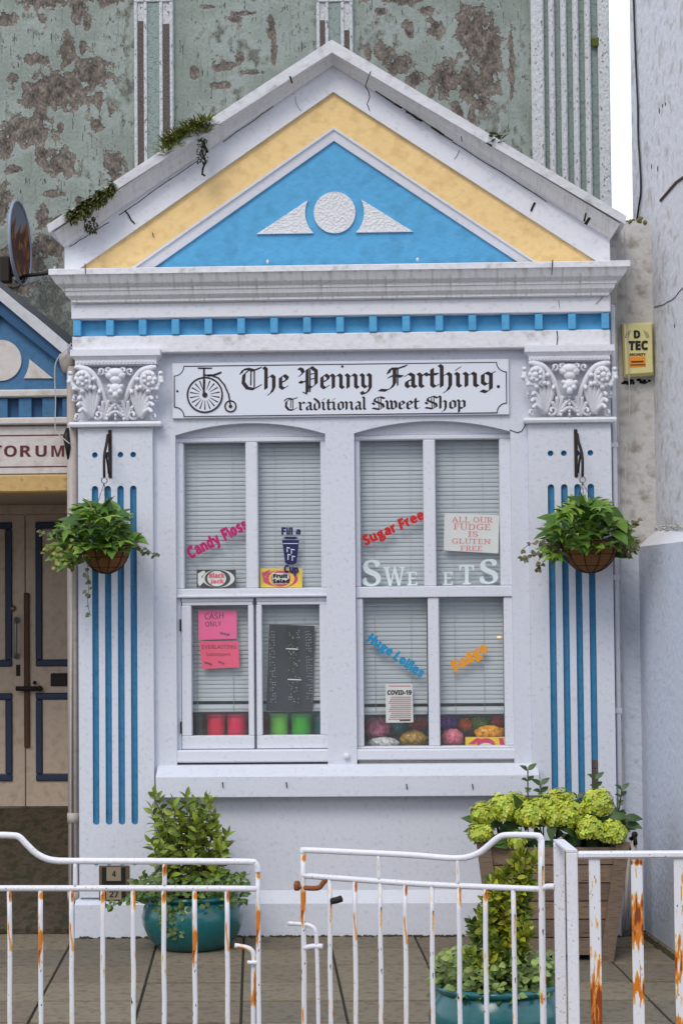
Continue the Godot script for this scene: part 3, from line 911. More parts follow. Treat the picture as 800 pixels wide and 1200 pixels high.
# ---------------------------------------------------------------- the shop
func comb(x0, x1, yb, yt, nb, nt):
	var l = [Vector2(x0, yb)]
	for q in nb:                                # notches cut upwards into the lower edge
		var a = arc(Vector2(q[0], yb), q[1], PI, 0, 8)
		l.append_array(a)
	l.append(Vector2(x1, yb))
	l.append(Vector2(x1, yt))
	var r = nt.duplicate()
	r.reverse()
	for q in r:
		l.append_array(arc(Vector2(q[0], yt), q[1], 0, -PI, 8))
	l.append(Vector2(x0, yt))
	return l
var shop_root
var shop_l := 0.0
var shop_r := 0.0
func shop():
	shop_l = X(91, 700)
	shop_r = X(718.5, 700)
	var root = thing("sweet_shop", "white single storey sweet shop with blue and yellow pediment and fluted pilasters", "shop", Vector3((shop_l + shop_r) * 0.5, 0, 0))
	shop_root = root
	var st
	var top = Y(405, 0)
	# front wall around the two arched openings
	var ob = Y(896)
	var L = [X(206.5, 700), X(382.5, 700)]
	var R = [X(416.5, 700), X(600, 700)]
	var spring = Y(508, 0)
	var crown = Y(494.5, 0)
	var archpts = func(a, b):
		var half = (b - a) * 0.5
		var rise = crown - spring
		var rad = (half * half + rise * rise) / (2.0 * rise)
		var c = Vector2((a + b) * 0.5, crown - rad)
		var ang = asin(half / rad)
		return arc(c, rad, PI / 2 + ang, PI / 2 - ang, 16)
	var zb = -0.22
	st = flat()
	prism(st, [Vector2(shop_l, 0), Vector2(shop_r, 0), Vector2(shop_r, ob), Vector2(shop_l, ob)], zb, 0)
	prism(st, [Vector2(shop_l, ob), Vector2(L[0], ob), Vector2(L[0], spring), Vector2(shop_l, spring)], zb, 0)
	prism(st, [Vector2(L[1], ob), Vector2(R[0], ob), Vector2(R[0], spring), Vector2(L[1], spring)], zb, 0)
	prism(st, [Vector2(R[1], ob), Vector2(shop_r, ob), Vector2(shop_r, spring), Vector2(R[1], spring)], zb, 0)
	var poly = [Vector2(shop_l, spring)]
	poly.append_array(archpts.call(L[0], L[1]))
	poly.append_array(archpts.call(R[0], R[1]))
	poly.append_array([Vector2(shop_r, spring), Vector2(shop_r, top), Vector2(shop_l, top)])
	prism(st, poly, zb, 0)
	part(root, "front_wall", st, M.white)
	# sides, back and roof
	st = flat()
	cbox(st, Vector3(shop_l, 0, -2.45), Vector3(shop_l + 0.2, top + 0.3, zb - 0.001), 0.002)
	part(root, "side_wall", st, M.weathered)
	st = flat()
	cbox(st, Vector3(shop_r - 0.2, 0, -2.45), Vector3(shop_r, top + 0.3, zb - 0.001), 0.002)
	part(root, "side_wall", st, M.weathered)
	boxpart(root, "shop_floor", Vector3(shop_l + 0.2, 0.0, -2.45), Vector3(shop_r - 0.2, 0.03, zb), M.room, 0.002)
	boxpart(root, "shop_ceiling", Vector3(shop_l + 0.2, top - 0.25, -2.45), Vector3(shop_r - 0.2, top - 0.2, zb), M.room, 0.002)
	boxpart(root, "back_wall", Vector3(shop_l, 0.0, -2.49), Vector3(shop_r, top + 0.3, -2.451), M.room, 0.002)

	# plinth with a sloping top, sill
	st = flat()
	var pt0 = Y(1043, 0.0)
	var pt1 = Y(1059, 0.06)
	for seg in [[X(180, 1050), X(632, 1050), 0.055], [shop_l - 0.01, X(180, 1050) - 0.001, 0.085], [X(632, 1050) + 0.001, shop_r + 0.008, 0.085]]:
		var d = seg[2]
		var pr = [Vector2(0.0, pt0 if d < 0.08 else pt1 + 0.045), Vector2(d, pt1), Vector2(d, -0.01), Vector2(0.0, -0.01)]
		prism(st, pr, seg[0], seg[1], Vector3.BACK, Vector3.UP, Vector3.RIGHT)
	part(root, "plinth", st, M.white)
	st = flat()
	var s0 = Y(895, 0.0)
	var s1 = Y(909, 0.11)
	var s2 = Y(934, 0.11)
	prism(st, [Vector2(-0.1, s0), Vector2(0.0, s0 - 0.004), Vector2(0.105, s1 + 0.006), Vector2(0.112, s1 - 0.004), Vector2(0.112, s2 + 0.004), Vector2(0.106, s2), Vector2(0.0, s2)], X(183, 915, 0.1), X(631, 915, 0.1), Vector3.BACK, Vector3.UP, Vector3.RIGHT)
	part(root, "window_sill", st, M.white)

	# pilasters with sunk blue flutes
	for s in 2:
		var x0 = X(92.5, 760, 0.05) if s == 0 else X(621.5, 760, 0.05)
		var x1 = X(180, 760, 0.05) if s == 0 else X(719, 760, 0.05)
		var fx = [112.3, 127.3, 142.3, 157.3] if s == 0 else [647.8, 663.4, 679, 694.6]
		var bottom = pt1 + 0.04
		var nt = Y(496, 0.05, 136) if s == 0 else Y(491, 0.05, 668)
		var fb = Y(963, 0.05, 135) if s == 0 else Y(968, 0.05, 670)
		var ft = Y(573, 0.05, 135) if s == 0 else Y(571, 0.05, 670)
		var dy = Y(533, 0.05, 136) if s == 0 else Y(531, 0.05, 668)
		var by = Y(1011, 0.05, 136) if s == 0 else Y(1014, 0.05, 668)
		var fr = 0.0197
		var dr = 0.0175
		var nf = []
		var nd = []
		for q in fx:
			var x = X(q, 770, 0.05)
			nf.append([x, fr])
			nd.append([x, dr])
		var pil = boxpart(root, "pilaster", Vector3(x0, bottom, 0.001), Vector3(x1, nt, 0.024), M.white, 0.002)
		st = flat()
		prism(st, comb(x0, x1, bottom, by, [], nd), 0.0242, 0.05)
		prism(st, comb(x0, x1, by, fb, nd, nf), 0.0242, 0.05)
		prism(st, comb(x0, x1, ft, dy, nf, nd), 0.0242, 0.05)
		prism(st, comb(x0, x1, dy, nt, nd, []), 0.0242, 0.05)
		var ed = [x0]
		for q in nf:
			ed.append(q[0] - fr)
			ed.append(q[0] + fr)
		ed.append(x1)
		for k in 5:
			prism(st, [Vector2(ed[k * 2], fb), Vector2(ed[k * 2 + 1], fb), Vector2(ed[k * 2 + 1], ft), Vector2(ed[k * 2], ft)], 0.0242, 0.05)
		part(pil, "face", st, M.white)
		for k in 4:
			st = soft()
			var c = nf[k][0]
			var yy0 = fb - fr
			if s == 1 and k == 3:
				yy0 = Y(891, 0.05, 694)
			var n = 6
			for j in n:                           # hollow groove
				var a0 = PI * j / n
				var a1 = PI * (j + 1) / n
				var p = func(a, y): return Vector3(c - cos(a) * fr * 0.99, y, 0.047 - sin(a) * 0.0215)
				quad(st, p.call(a0, yy0), p.call(a1, yy0), p.call(a1, ft + fr), p.call(a0, ft + fr), Vector3(cos((a0 + a1) / 2), 0, 0.6))
			part(pil, "flute", st, M.flute_blue_shaded)
			if s == 1 and k == 3:
				st = soft()
				for j in n:
					var a0 = PI * j / n
					var a1 = PI * (j + 1) / n
					var p = func(a, y): return Vector3(c - cos(a) * fr * 0.99, y, 0.047 - sin(a) * 0.0205)
					quad(st, p.call(a0, fb - fr), p.call(a1, fb - fr), p.call(a1, yy0), p.call(a0, yy0), Vector3(cos((a0 + a1) / 2), 0, 0.6))
				part(pil, "bare_flute", st, M.bare)
			for y in [dy, by]:
				st = soft()
				lathe(st, Vector3(c, y, 0.0255), [[dr * 0.99, 0.019], [dr * 0.8, 0.006], [dr * 0.4, 0.001], [0.0, 0.0]], 14, Basis(Vector3.RIGHT, PI / 2))
				part(pil, "blue_dot", st, M.flute_blue_shaded)
		# thin side fillet
		var bx = x1 - 0.012 if s == 0 else x0 + 0.002

	# entablature
	var a0 = Y(411, 0.06)
	var a1 = Y(390.5, 0.06)
	var a2 = Y(371, 0.06)
	var a3 = Y(349, 0.09)
	var ex0 = X(86, 390, 0.06)
	var ex1 = X(713.5, 385, 0.06)
	boxpart(root, "architrave", Vector3(ex0 - 0.004, a0, -0.22), Vector3(ex1 + 0.004, a1, 0.075), M.weathered, 0.006)
	boxpart(root, "dentil_course", Vector3(ex0, a1 + 0.0005, -0.22), Vector3(ex1, a2, 0.02), M.blue, 0.001)
	var dm = flat()
	var dw = X(96, 385, 0.07) - X(87, 385, 0.07)
	cbox(dm, Vector3(0, 0, 0), Vector3(dw, a2 - a1 - 0.004, 0.064), 0.004)
	var dmesh = done(dm)
	var nd2 = 17
	for k in nd2:
		var x = lerpf(ex0 + 0.004, ex1 - dw - 0.002, float(k) / (nd2 - 1))
		piece(root, "dentil", dmesh, M.blue, Transform3D(Basis(), Vector3(x, a1 + 0.002, 0.0202)))
	boxpart(root, "frieze", Vector3(ex0 - 0.006, a2 + 0.0005, -0.22), Vector3(ex1 + 0.006, a3, 0.092), M.white_clean, 0.006)
	# cornice, profile from the top down
	var ct = Y(310, 0.24)
	var cf = [[0.0, ct + 0.012], [0.145, ct], [0.15, ct - 0.004], [0.15, ct - 0.036], [0.144, ct - 0.038], [0.135, ct - 0.05], [0.113, ct - 0.085], [0.085, ct - 0.103], [0.078, ct - 0.107], [0.078, ct - 0.122], [0.07, ct - 0.126], [0.062, ct - 0.15], [0.04, ct - 0.168], [0.034, ct - 0.172], [0.034, ct - 0.185], [0.022, ct - 0.192], [0.0, a3 + 0.0005]]
	st = flat()
	moulding(st, cf.slice(0, 4), ex0 + 0.034, ex1 - 0.04, 0.092, -0.22)
	part(root, "cornice_fillet", st, M.weathered)
	st = flat()
	moulding(st, cf.slice(3), ex0 + 0.034, ex1 - 0.04, 0.092, -0.22)
	part(root, "cornice_moulding", st, M.streaked)

	# pediment: apex, feet
	var ax = X(391, 160, 0.05)
	var foot = ct + 0.006
	var ped = func(apex_py, left_px, right_px, z, fy = null):
		var y = foot if fy == null else fy
		return [Vector2(X(left_px, 310, z), y), Vector2(ax, Y(apex_py, z)), Vector2(X(right_px, 302, z), y)]
	var t0 = ped.call(165.5, 174, 613.5, 0.03)
	var w1 = ped.call(149, 148, 634, 0.06)
	var yl1 = ped.call(108, 89, 703, 0.08)
	st = flat()
	prism(st, [t0[0] + Vector2(-0.1, -0.004), t0[2] + Vector2(0.1, -0.004), t0[1] + Vector2(0, 0.06)], -0.22, 0.03)
	part(root, "tympanum", st, M.blue)
	st = flat()
	chevron(st, w1, t0, 0.062, 0.046, 0.0)
	part(root, "inner_rake_moulding", st, M.white_clean)
	st = flat()                                   # fine bead between yellow and white
	var w1b = ped.call(152, 153, 630, 0.06)
	chevron(st, [w1[0], w1[1], w1[2]], w1b, 0.072, 0.070, 0.05)
	part(root, "bead", st, M.white_clean)
	st = flat()
	chevron(st, yl1, w1, 0.068, 0.066, 0.0)
	part(root, "yellow_rake_band", st, M.yellow)
	# outer white band: stands on vertical ends
	var bl = X(76, 300, 0.09)
	var br = X(714, 290, 0.09)
	var e1 = Y(293, 0.09, 76)
	var e2 = Y(277, 0.09, 714)
	var eY = (e1 + e2) * 0.5
	var ob2 = [Vector2(bl, eY), Vector2(ax, Y(76, 0.09)), Vector2(br, eY)]
	st = flat()
	prism(st, [Vector2(bl, foot), yl1[0], yl1[1], yl1[2], Vector2(br, foot), ob2[2], ob2[1], ob2[0]], -0.22, 0.092)
	part(root, "outer_rake_band", st, M.white_clean)
	# coping
	var cl = X(63, 285, 0.2)
	var cr = X(726, 270, 0.2)
	var cy = (Y(287, 0.2, 63) + Y(270, 0.2, 726)) * 0.5
	var u1 = [Vector2(cl, cy + 0.055), Vector2(ax, Y(60.5, 0.2)), Vector2(cr, cy + 0.055)]
	var u1i = [Vector2(bl + 0.0, eY - 0.002), Vector2(ax, Y(77, 0.1)), Vector2(br, eY - 0.002)]
	st = flat()
	chevron(st, u1, u1i, 0.215, 0.125, -0.22)
	part(root, "coping_moulding", st, M.streaked)
	var u2i = [Vector2(X(57, 277, 0.24), cy + 0.05), Vector2(ax, Y(61, 0.24)), Vector2(X(732, 262, 0.24), cy + 0.05)]
	var u2 = [Vector2(X(55.5, 270, 0.24), cy + 0.095), Vector2(ax, Y(46.5, 0.24)), Vector2(X(733.5, 254, 0.24), cy + 0.095)]
	st = flat()
	chevron(st, u2, u2i, 0.245, 0.235, -0.24)
	part(root, "coping_fillet", st, M.weathered)
	# roof slopes behind
	st = flat()
	chevron(st, [u2[0] + Vector2(0.1, -0.06), u2[1] + Vector2(0, -0.05), u2[2] + Vector2(-0.1, -0.06)], [u2[0] + Vector2(0.1, -0.1), u2[1] + Vector2(0, -0.1), u2[2] + Vector2(-0.1, -0.1)], -0.241, -0.241, -2.48)
	part(root, "roof", st, M.slate)
	# relief in the tympanum
	var cc = V2(392, 249.5, 0.03)
	var cr0 = 0.126
	var circ = arc(cc, cr0, 0, TAU, 40)
	circ.pop_back()
	st = flat()
	prism(st, circ, 0.031, 0.045)
	part(root, "roundel", st, M.rough_white)
	for s in [-1, 1]:
		var l = []
		var tip = cc + Vector2(s * 0.472, -0.124)
		l.append(tip)
		for k in 9:
			var y = lerpf(-0.124, 0.078, k / 8.0)
			var rr = 0.178
			l.append(cc + Vector2(s * sqrt(rr * rr - y * y), y))
		st = flat()
		prism(st, l, 0.031, 0.045)
		part(root, "roughcast_triangle", st, M.rough_white)
	for q in [[313.5, 306.5], [489, 304]]:
		st = soft()
		ball(st, W(q[0], q[1], 0.2) + Vector3(0, 0.0, 0), Vector3(0.009, 0.012, 0.009), 8)
		part(root, "stud", st, M.white_clean)
	# cracks and open joints
	var cracks = [
		[[[236, 176], [239, 184], [241, 190], [238, 197], [237, 204], [240, 206]], 0.013, 0.165, "crack"],
		[[[238, 168], [243, 178]], 0.02, 0.2, "crack"],
		[[[147, 247], [151, 252], [154, 258], [158, 262]], 0.009, 0.096, "crack"],
		[[[434, 84], [431, 92], [428, 101], [432, 108], [433, 114], [430, 122], [433, 130]], 0.006, 0.245, "crack"],
		[[[440, 107], [452, 115], [462, 122], [470, 127]], 0.008, 0.14, "crack"],
		[[[476, 131], [482, 134], [488, 139], [494, 142]], 0.013, 0.14, "crack"],
		[[[505, 149], [515, 156], [530, 165]], 0.009, 0.14, "crack"],
		[[[532, 186], [535, 183], [538, 176]], 0.004, 0.096, "crack"],
		[[[626, 238], [623, 244], [622, 247]], 0.014, 0.096, "crack"],
		[[[346, 113], [347, 121], [350, 127], [353, 130]], 0.003, 0.096, "crack"],
		[[[179, 273], [180, 278]], 0.006, 0.08, "crack"],
		[[[686, 262], [690, 256]], 0.02, 0.21, "crack"],
		[[[684, 259], [686, 250]], 0.012, 0.247, "crack"],
		[[[652, 388], [653, 395], [652, 404]], 0.006, 0.077, "crack"],
		[[[654, 352], [655, 360]], 0.004, 0.096, "crack"],
		[[[698, 356], [703, 351], [706, 347]], 0.004, 0.096, "crack"],
		[[[597, 504], [606, 507], [611, 505], [614, 500], [616, 496]], 0.005, 0.003, "crack"],
		[[[100, 309], [100.5, 321]], 0.005, 0.246, "crack"],
		[[[647, 305], [646, 322]], 0.006, 0.246, "crack"],
		[[[540, 160], [541, 166]], 0.006, 0.245, "crack"],
		[[[340, 90], [342, 97]], 0.012, 0.246, "crack"]]
	for c in cracks:
		var pts = []
		for q in c[0]:
			pts.append(V2(q[0], q[1], c[2]))
		st = flat()
		ribbon(st, pts, c[1], c[2] + 0.001)
		part(root, c[3], st, M.crack_fine if c[1] < 0.0045 else M.crack)
	# open joint lines along the rake
	for seg in [[82, 289, 128, 261], [140, 252, 232, 188], [262, 166, 320, 125], [446, 110, 520, 158], [530, 166, 640, 236]]:
		var pts = []
		for k in 9:
			var t = k / 8.0
			pts.append(V2(lerpf(seg[0], seg[2], t), lerpf(seg[1], seg[3], t), 0.128) + Vector2(0, rng.randf_range(-0.004, 0.004)))
		st = flat()
		ribbon(st, pts, 0.006, 0.131)
		part(root, "open_joint", st, M.crack)
	for q in [[261, 917], [335.5, 917], [476, 919], [553, 919]]:
		st = soft()
		var hk = W(q[0], q[1], 0.112)
		tube(st, [hk, hk + Vector3(0, -0.002, 0.012), hk + Vector3(0.003, -0.02, 0.014), hk + Vector3(0.002, -0.028, 0.006)], 0.0032, 5)
		part(root, "rusty_hook", st, M.iron)
	# a loose pipe clip between the windows
	st = soft()
	lathe(st, W(406, 886, 0.0), [[0.016, 0.0], [0.018, 0.02], [0.01, 0.026], [0.0, 0.027]], 12, Basis(Vector3.RIGHT, PI / 2))
	part(root, "plug", st, M.white_clean)

# ---------------------------------------------------------------- windows
func bar(parent, called, x0, y0, x1, y1, z0, z1, m, b = 0.006):
	return boxpart(parent, called, Vector3(x0, minf(y0, y1), z0), Vector3(x1, maxf(y0, y1), z1), m, b)
var slat_mesh
func windows():
	var zf = -0.055
	var zg = -0.105
	var defs = [
		{"label": "left arched shop window with two lower casements and sweet lettering", "out": [206, 387], "g": [[216, 288.5], [303, 376.5]], "top": 518.0, "ub": 689.5, "case": true, "cg": [[224, 290.5], [306.5, 374]], "lt": 709.0, "lb": 862.0, "fb": 878.0, "sb": 893.5, "cx": 295.0},
		{"label": "right arched shop window spelling SWEETS above its middle rail", "out": [416.5, 602], "g": [[423, 497], [511.5, 586.5]], "top": 515.0, "ub": 687.0, "case": false, "cg": [[425, 500.5], [514, 589.5]], "lt": 701.0, "lb": 874.5, "fb": 877.0, "sb": 890.5, "cx": 508.0}]
	# one slat shared by all blinds
	var w4 = X(291, 700, -0.15) - X(213, 700, -0.15)
	var st = soft()
	var prof = []
	for k in 5:
		var t = k / 4.0 - 0.5
		prof.append(Vector2(t * 0.0275, 0.0022 * (1.0 - 4.0 * t * t)))
	var tilt = Basis(Vector3.RIGHT, 1.32)
	for k in 4:
		for s in [0.0, -0.0006]:
			var a = tilt * Vector3(-w4 / 2, prof[k].y + s, prof[k].x)
			var b = tilt * Vector3(w4 / 2, prof[k].y + s, prof[k].x)
			var c = tilt * Vector3(w4 / 2, prof[k + 1].y + s, prof[k + 1].x)
			var d = tilt * Vector3(-w4 / 2, prof[k + 1].y + s, prof[k + 1].x)
			quad(st, a, b, c, d, tilt * Vector3(0, 1 if s == 0.0 else -1, 0))
	slat_mesh = done(st)
	for d in defs:
		var cx = d.cx
		var yo = func(py, z): return Y(py, z, cx)
		var xo = func(px, z): return X(px, 700, z)
		var root = thing("shop_window", d.label, "window", Vector3(xo.call(cx, zf), yo.call(893, zf), zf))
		var x0 = xo.call(d.out[0], zf)
		var x1 = xo.call(d.out[1], zf)
		var yt = yo.call(495, zf) + 0.02
		var ytop = yo.call(d.top, zf)
		var yub = yo.call(d.ub, zf)
		var ytr = yo.call(700.0, zf)
		var ysb = yo.call(d.fb, zf)
		var g0 = [xo.call(d.g[0][0], zf), xo.call(d.g[0][1], zf), xo.call(d.g[1][0], zf), xo.call(d.g[1][1], zf)]
		bar(root, "head_board", x0, ytop + 0.03, x1, yt, zg - 0.03, zf - 0.012, M.timber, 0.003)
		bar(root, "head_rail", x0 + 0.001, ytop, x1 - 0.001, ytop + 0.029, zg - 0.03, zf, M.timber)
		for e in [[x0, g0[0]], [g0[1], g0[2]], [g0[3], x1]]:
			bar(root, "upper_stile", e[0] + 0.0005, yub + 0.0005, e[1] - 0.0005, ytop - 0.0005, zg - 0.03, zf, M.timber)
		var tr = bar(root, "transom", x0, ytr, x1, yub, zg - 0.03, zf + 0.012, M.timber, 0.005)
		if d.case:
			bar(root, "drip_moulding", x0 - 0.0, ytr - 0.001, x1 - 0.004, ytr + 0.018, zf + 0.0125, zf + 0.03, M.timber, 0.006)
			var ca = [[212.5, 297], [300, 386]]
			bar(root, "lower_jamb", x0, ysb, xo.call(212, zf), ytr - 0.0012, zg - 0.03, zf - 0.004, M.timber, 0.003)
			for k in 2:
				var c0 = xo.call(ca[k][0], zf)
				var c1 = xo.call(ca[k][1], zf)
				var h0 = xo.call(d.cg[k][0], zf)
				var h1 = xo.call(d.cg[k][1], zf)
				var lt = yo.call(d.lt, zf)
				var lb = yo.call(d.lb, zf)
				var cs = bar(root, "casement", c0, ytr - 0.026, c1, ytr - 0.003, zg - 0.02, zf + 0.002, M.timber, 0.004)
				bar(cs, "top_rail", c0 + 0.004, lt, c1 - 0.004, ytr - 0.0265, zg - 0.02, zf - 0.003, M.timber, 0.003)
				bar(cs, "bottom_rail", c0, ysb + 0.003, c1, lb, zg - 0.02, zf + 0.002, M.timber, 0.004)
				bar(cs, "stile", c0, lb + 0.0005, h0, lt - 0.0005, zg - 0.02, zf + 0.002, M.timber, 0.004)
				bar(cs, "stile", h1, lb + 0.0005, c1, lt - 0.0005, zg - 0.02, zf + 0.002, M.timber, 0.004)
				pane(cs, h0, lb, h1, lt, zg)
			bar(root, "meeting_mullion", xo.call(294, zf), ysb, xo.call(303, zf), ytr - 0.0012, zg - 0.03, zg - 0.021, M.timber, 0.001)
			for py in [732, 852]:
				bar(root, "hinge", xo.call(210.5, zf), yo.call(py + 7, zf), xo.call(212.2, zf), yo.call(py - 7, zf), zf - 0.004, zf + 0.006, M.iron, 0.001)
		else:
			var lt = yo.call(d.lt, zf)
			var lb = yo.call(d.lb, zf)
			var h = [xo.call(d.cg[0][0], zf), xo.call(d.cg[0][1], zf), xo.call(d.cg[1][0], zf), xo.call(d.cg[1][1], zf)]
			for e in [[x0, h[0]], [h[1], h[2]], [h[3], x1]]:
				bar(root, "lower_stile", e[0] + 0.0005, lb + 0.0005, e[1] - 0.0005, ytr - 0.0005, zg - 0.03, zf - 0.001, M.timber)
			bar(root, "bottom_rail", x0, ysb, x1, lb, zg - 0.03, zf, M.timber, 0.004)
			for k in 2:
				pane(root, h[k * 2], lb, h[k * 2 + 1], lt, zg)
		for k in 2:
			pane(root, g0[k * 2], yub, g0[k * 2 + 1], ytop, zg)
		bar(root, "timber_sill", x0 - 0.004, yo.call(d.sb, zf + 0.05), x1 + 0.004, ysb - 0.0005, zg - 0.03, zf + 0.05, M.timber, 0.008)
		bar(root, "sill_packing", x0 + 0.01, Y(899, -0.02, cx), x1 - 0.01, yo.call(d.sb, zf + 0.05) - 0.001, zg - 0.03, zf + 0.015, M.bare if d.case else M.pipe, 0.002)
		# venetian blinds behind the panes
		var zb = -0.165
		for k in 2:
			var bx = X((d.g[k][0] + d.g[k][1]) * 0.5, 700, zb)
			var bl = thing("venetian_blind", "white venetian blind behind the %s half of the %s window" % [["Candy Floss", "Fill a Cup", "Sugar Free", "gluten free notice"][k + (0 if d.case else 2)], ["left", "right"][0 if d.case else 1]], "blind", Vector3(bx, Y(836, zb, cx), zb), "blinds in the shop windows")
			var ytp = Y(d.top - 4, zb, cx)
			var ybt = Y(833.0 if d.case else 836.0, zb, cx)
			boxpart(bl, "headrail", Vector3(bx - w4 / 2, ytp, zb - 0.018), Vector3(bx + w4 / 2, ytp + 0.03, zb + 0.018), M.slat, 0.003)
			boxpart(bl, "bottom_rail", Vector3(bx - w4 / 2, ybt - 0.006, zb - 0.012), Vector3(bx + w4 / 2, ybt + 0.010, zb + 0.012), M.slat, 0.004)
			var pitch = 0.0258
			var y = ytp - 0.014
			while y > ybt + 0.05:
				piece(bl, "slat", slat_mesh, M.slat, Transform3D(Basis(Vector3.RIGHT, rng.randf_range(-0.07, 0.07)) * Basis(Vector3.BACK, rng.randf_range(-0.003, 0.003)), Vector3(bx, y + rng.randf_range(-0.001, 0.001), zb)))
				y -= pitch
			for q in 3:
				piece(bl, "slat", slat_mesh, M.slat, Transform3D(Basis(Vector3.RIGHT, -0.95 + 0.25 * q), Vector3(bx, ybt + 0.014 + q * 0.008, zb)))
			for cx2 in [-0.11, 0.11]:
				st = soft()
				tube(st, [Vector3(bx + cx2 * (1.0 if k == 0 else 0.8), ytp, zb + 0.014), Vector3(bx + cx2 * (1.0 if k == 0 else 0.8), ybt, zb + 0.014)], 0.0013, 5)
				part(bl, "cord", st, M.cord)
func pane(parent, x0, y0, x1, y1, z):
	var st = flat()
	quad(st, Vector3(x0 - 0.004, y0 - 0.004, z), Vector3(x1 + 0.004, y0 - 0.004, z), Vector3(x1 + 0.004, y1 + 0.004, z), Vector3(x0 - 0.004, y1 + 0.004, z), Vector3.BACK)
	return part(parent, "pane", st, M.glass)

# ---------------------------------------------------------------- lettering
var fonts := {}
func font(kind):
	if not fonts.has(kind):
		var f := SystemFont.new()
		f.font_names = PackedStringArray(["Droid Serif" if kind.begins_with("serif") else "Droid Sans"])
		if "bold" in kind or "fat" in kind:
			f.font_weight = 700
		fonts[kind] = f
	return fonts[kind]
func text_mesh(s, kind, depth):
	var t := TextMesh.new()
	t.text = s
	t.font = font(kind)
	t.font_size = 64
	t.pixel_size = 0.01
	t.depth = depth
	t.curve_step = 2.0
	return t
# one run of text stretched to a box given in photograph pixels on plane z; turned about its centre
func letter(parent, s, kind, m, px0, py0, px1, py1, z, depth, turn = 0.0, _squash = 0.0, called = "letter"):
	var t = text_mesh(s, kind, 0.02)
	var bb = t.get_aabb()
	if "fat" in kind:                            # heavy rounded lettering: the outline laid down several times
		var st := SurfaceTool.new()
		var n = 8
		for k in n:
			var o = Vector3(cos(TAU * k / n), sin(TAU * k / n), 0) * 0.026
			st.append_from(t, 0, Transform3D(Basis(), o + Vector3(0, 0, 0.0016 * k)))
		t = st.commit()
		bb = t.get_aabb()
	var a = W(px0, py1, z)
	var b = W(px1, py0, z)
	var sx = (b.x - a.x) / maxf(bb.size.x, 0.001)
	var sy = (b.y - a.y) / maxf(bb.size.y, 0.001)
	var bs = Basis(Vector3.BACK, turn) * Basis.from_scale(Vector3(sx, sy, depth / 0.02))
	var c = (a + b) * 0.5
	return piece(parent, called, t, m, Transform3D(bs, Vector3(c.x, c.y, z + depth * 0.5) - bs * (bb.position + bb.size * 0.5)))
# letters of a word laid along a slope, each bobbing a little; x0,y0 .. x1,y1 are the ends of its middle line
func word(parent, s, kind, m, x0, y0, x1, y1, h, z, bob = 0.06):
	var widths = []
	var total = 0.0
	for ch in s:
		var w = 0.45
		if ch != " ":
			w = text_mesh(ch, kind, 0.02).get_aabb().size.x + 0.05
		else:
			w = 0.16
		widths.append(w)
		total += w
	var len_px = Vector2(x0, y0).distance_to(Vector2(x1, y1))
	var k = len_px / total
	var d = (Vector2(x1, y1) - Vector2(x0, y0)) / len_px
	var at = 0.0
	var ang = -atan2(d.y, d.x)
	var n = 0
	for i in s.length():
		var ch = s[i]
		if ch != " ":
			var c = Vector2(x0, y0) + d * (at + widths[i] * 0.5) * k
			var hh = h
			if ch in "acemnorsuvwxz":
				hh = h * 0.74
				c += Vector2(-d.y, d.x) * h * 0.10
			elif ch in "gpqy":
				c += Vector2(-d.y, d.x) * h * 0.26
			var wob = sin(i * 2.3 + s.length()) * bob
			var w = (widths[i] - 0.03) * k
			letter(parent, ch, kind, m, c.x - w * 0.5, c.y - hh * 0.5, c.x + w * 0.5, c.y + hh * 0.5, z, 0.0012, ang + wob)
		at += widths[i]

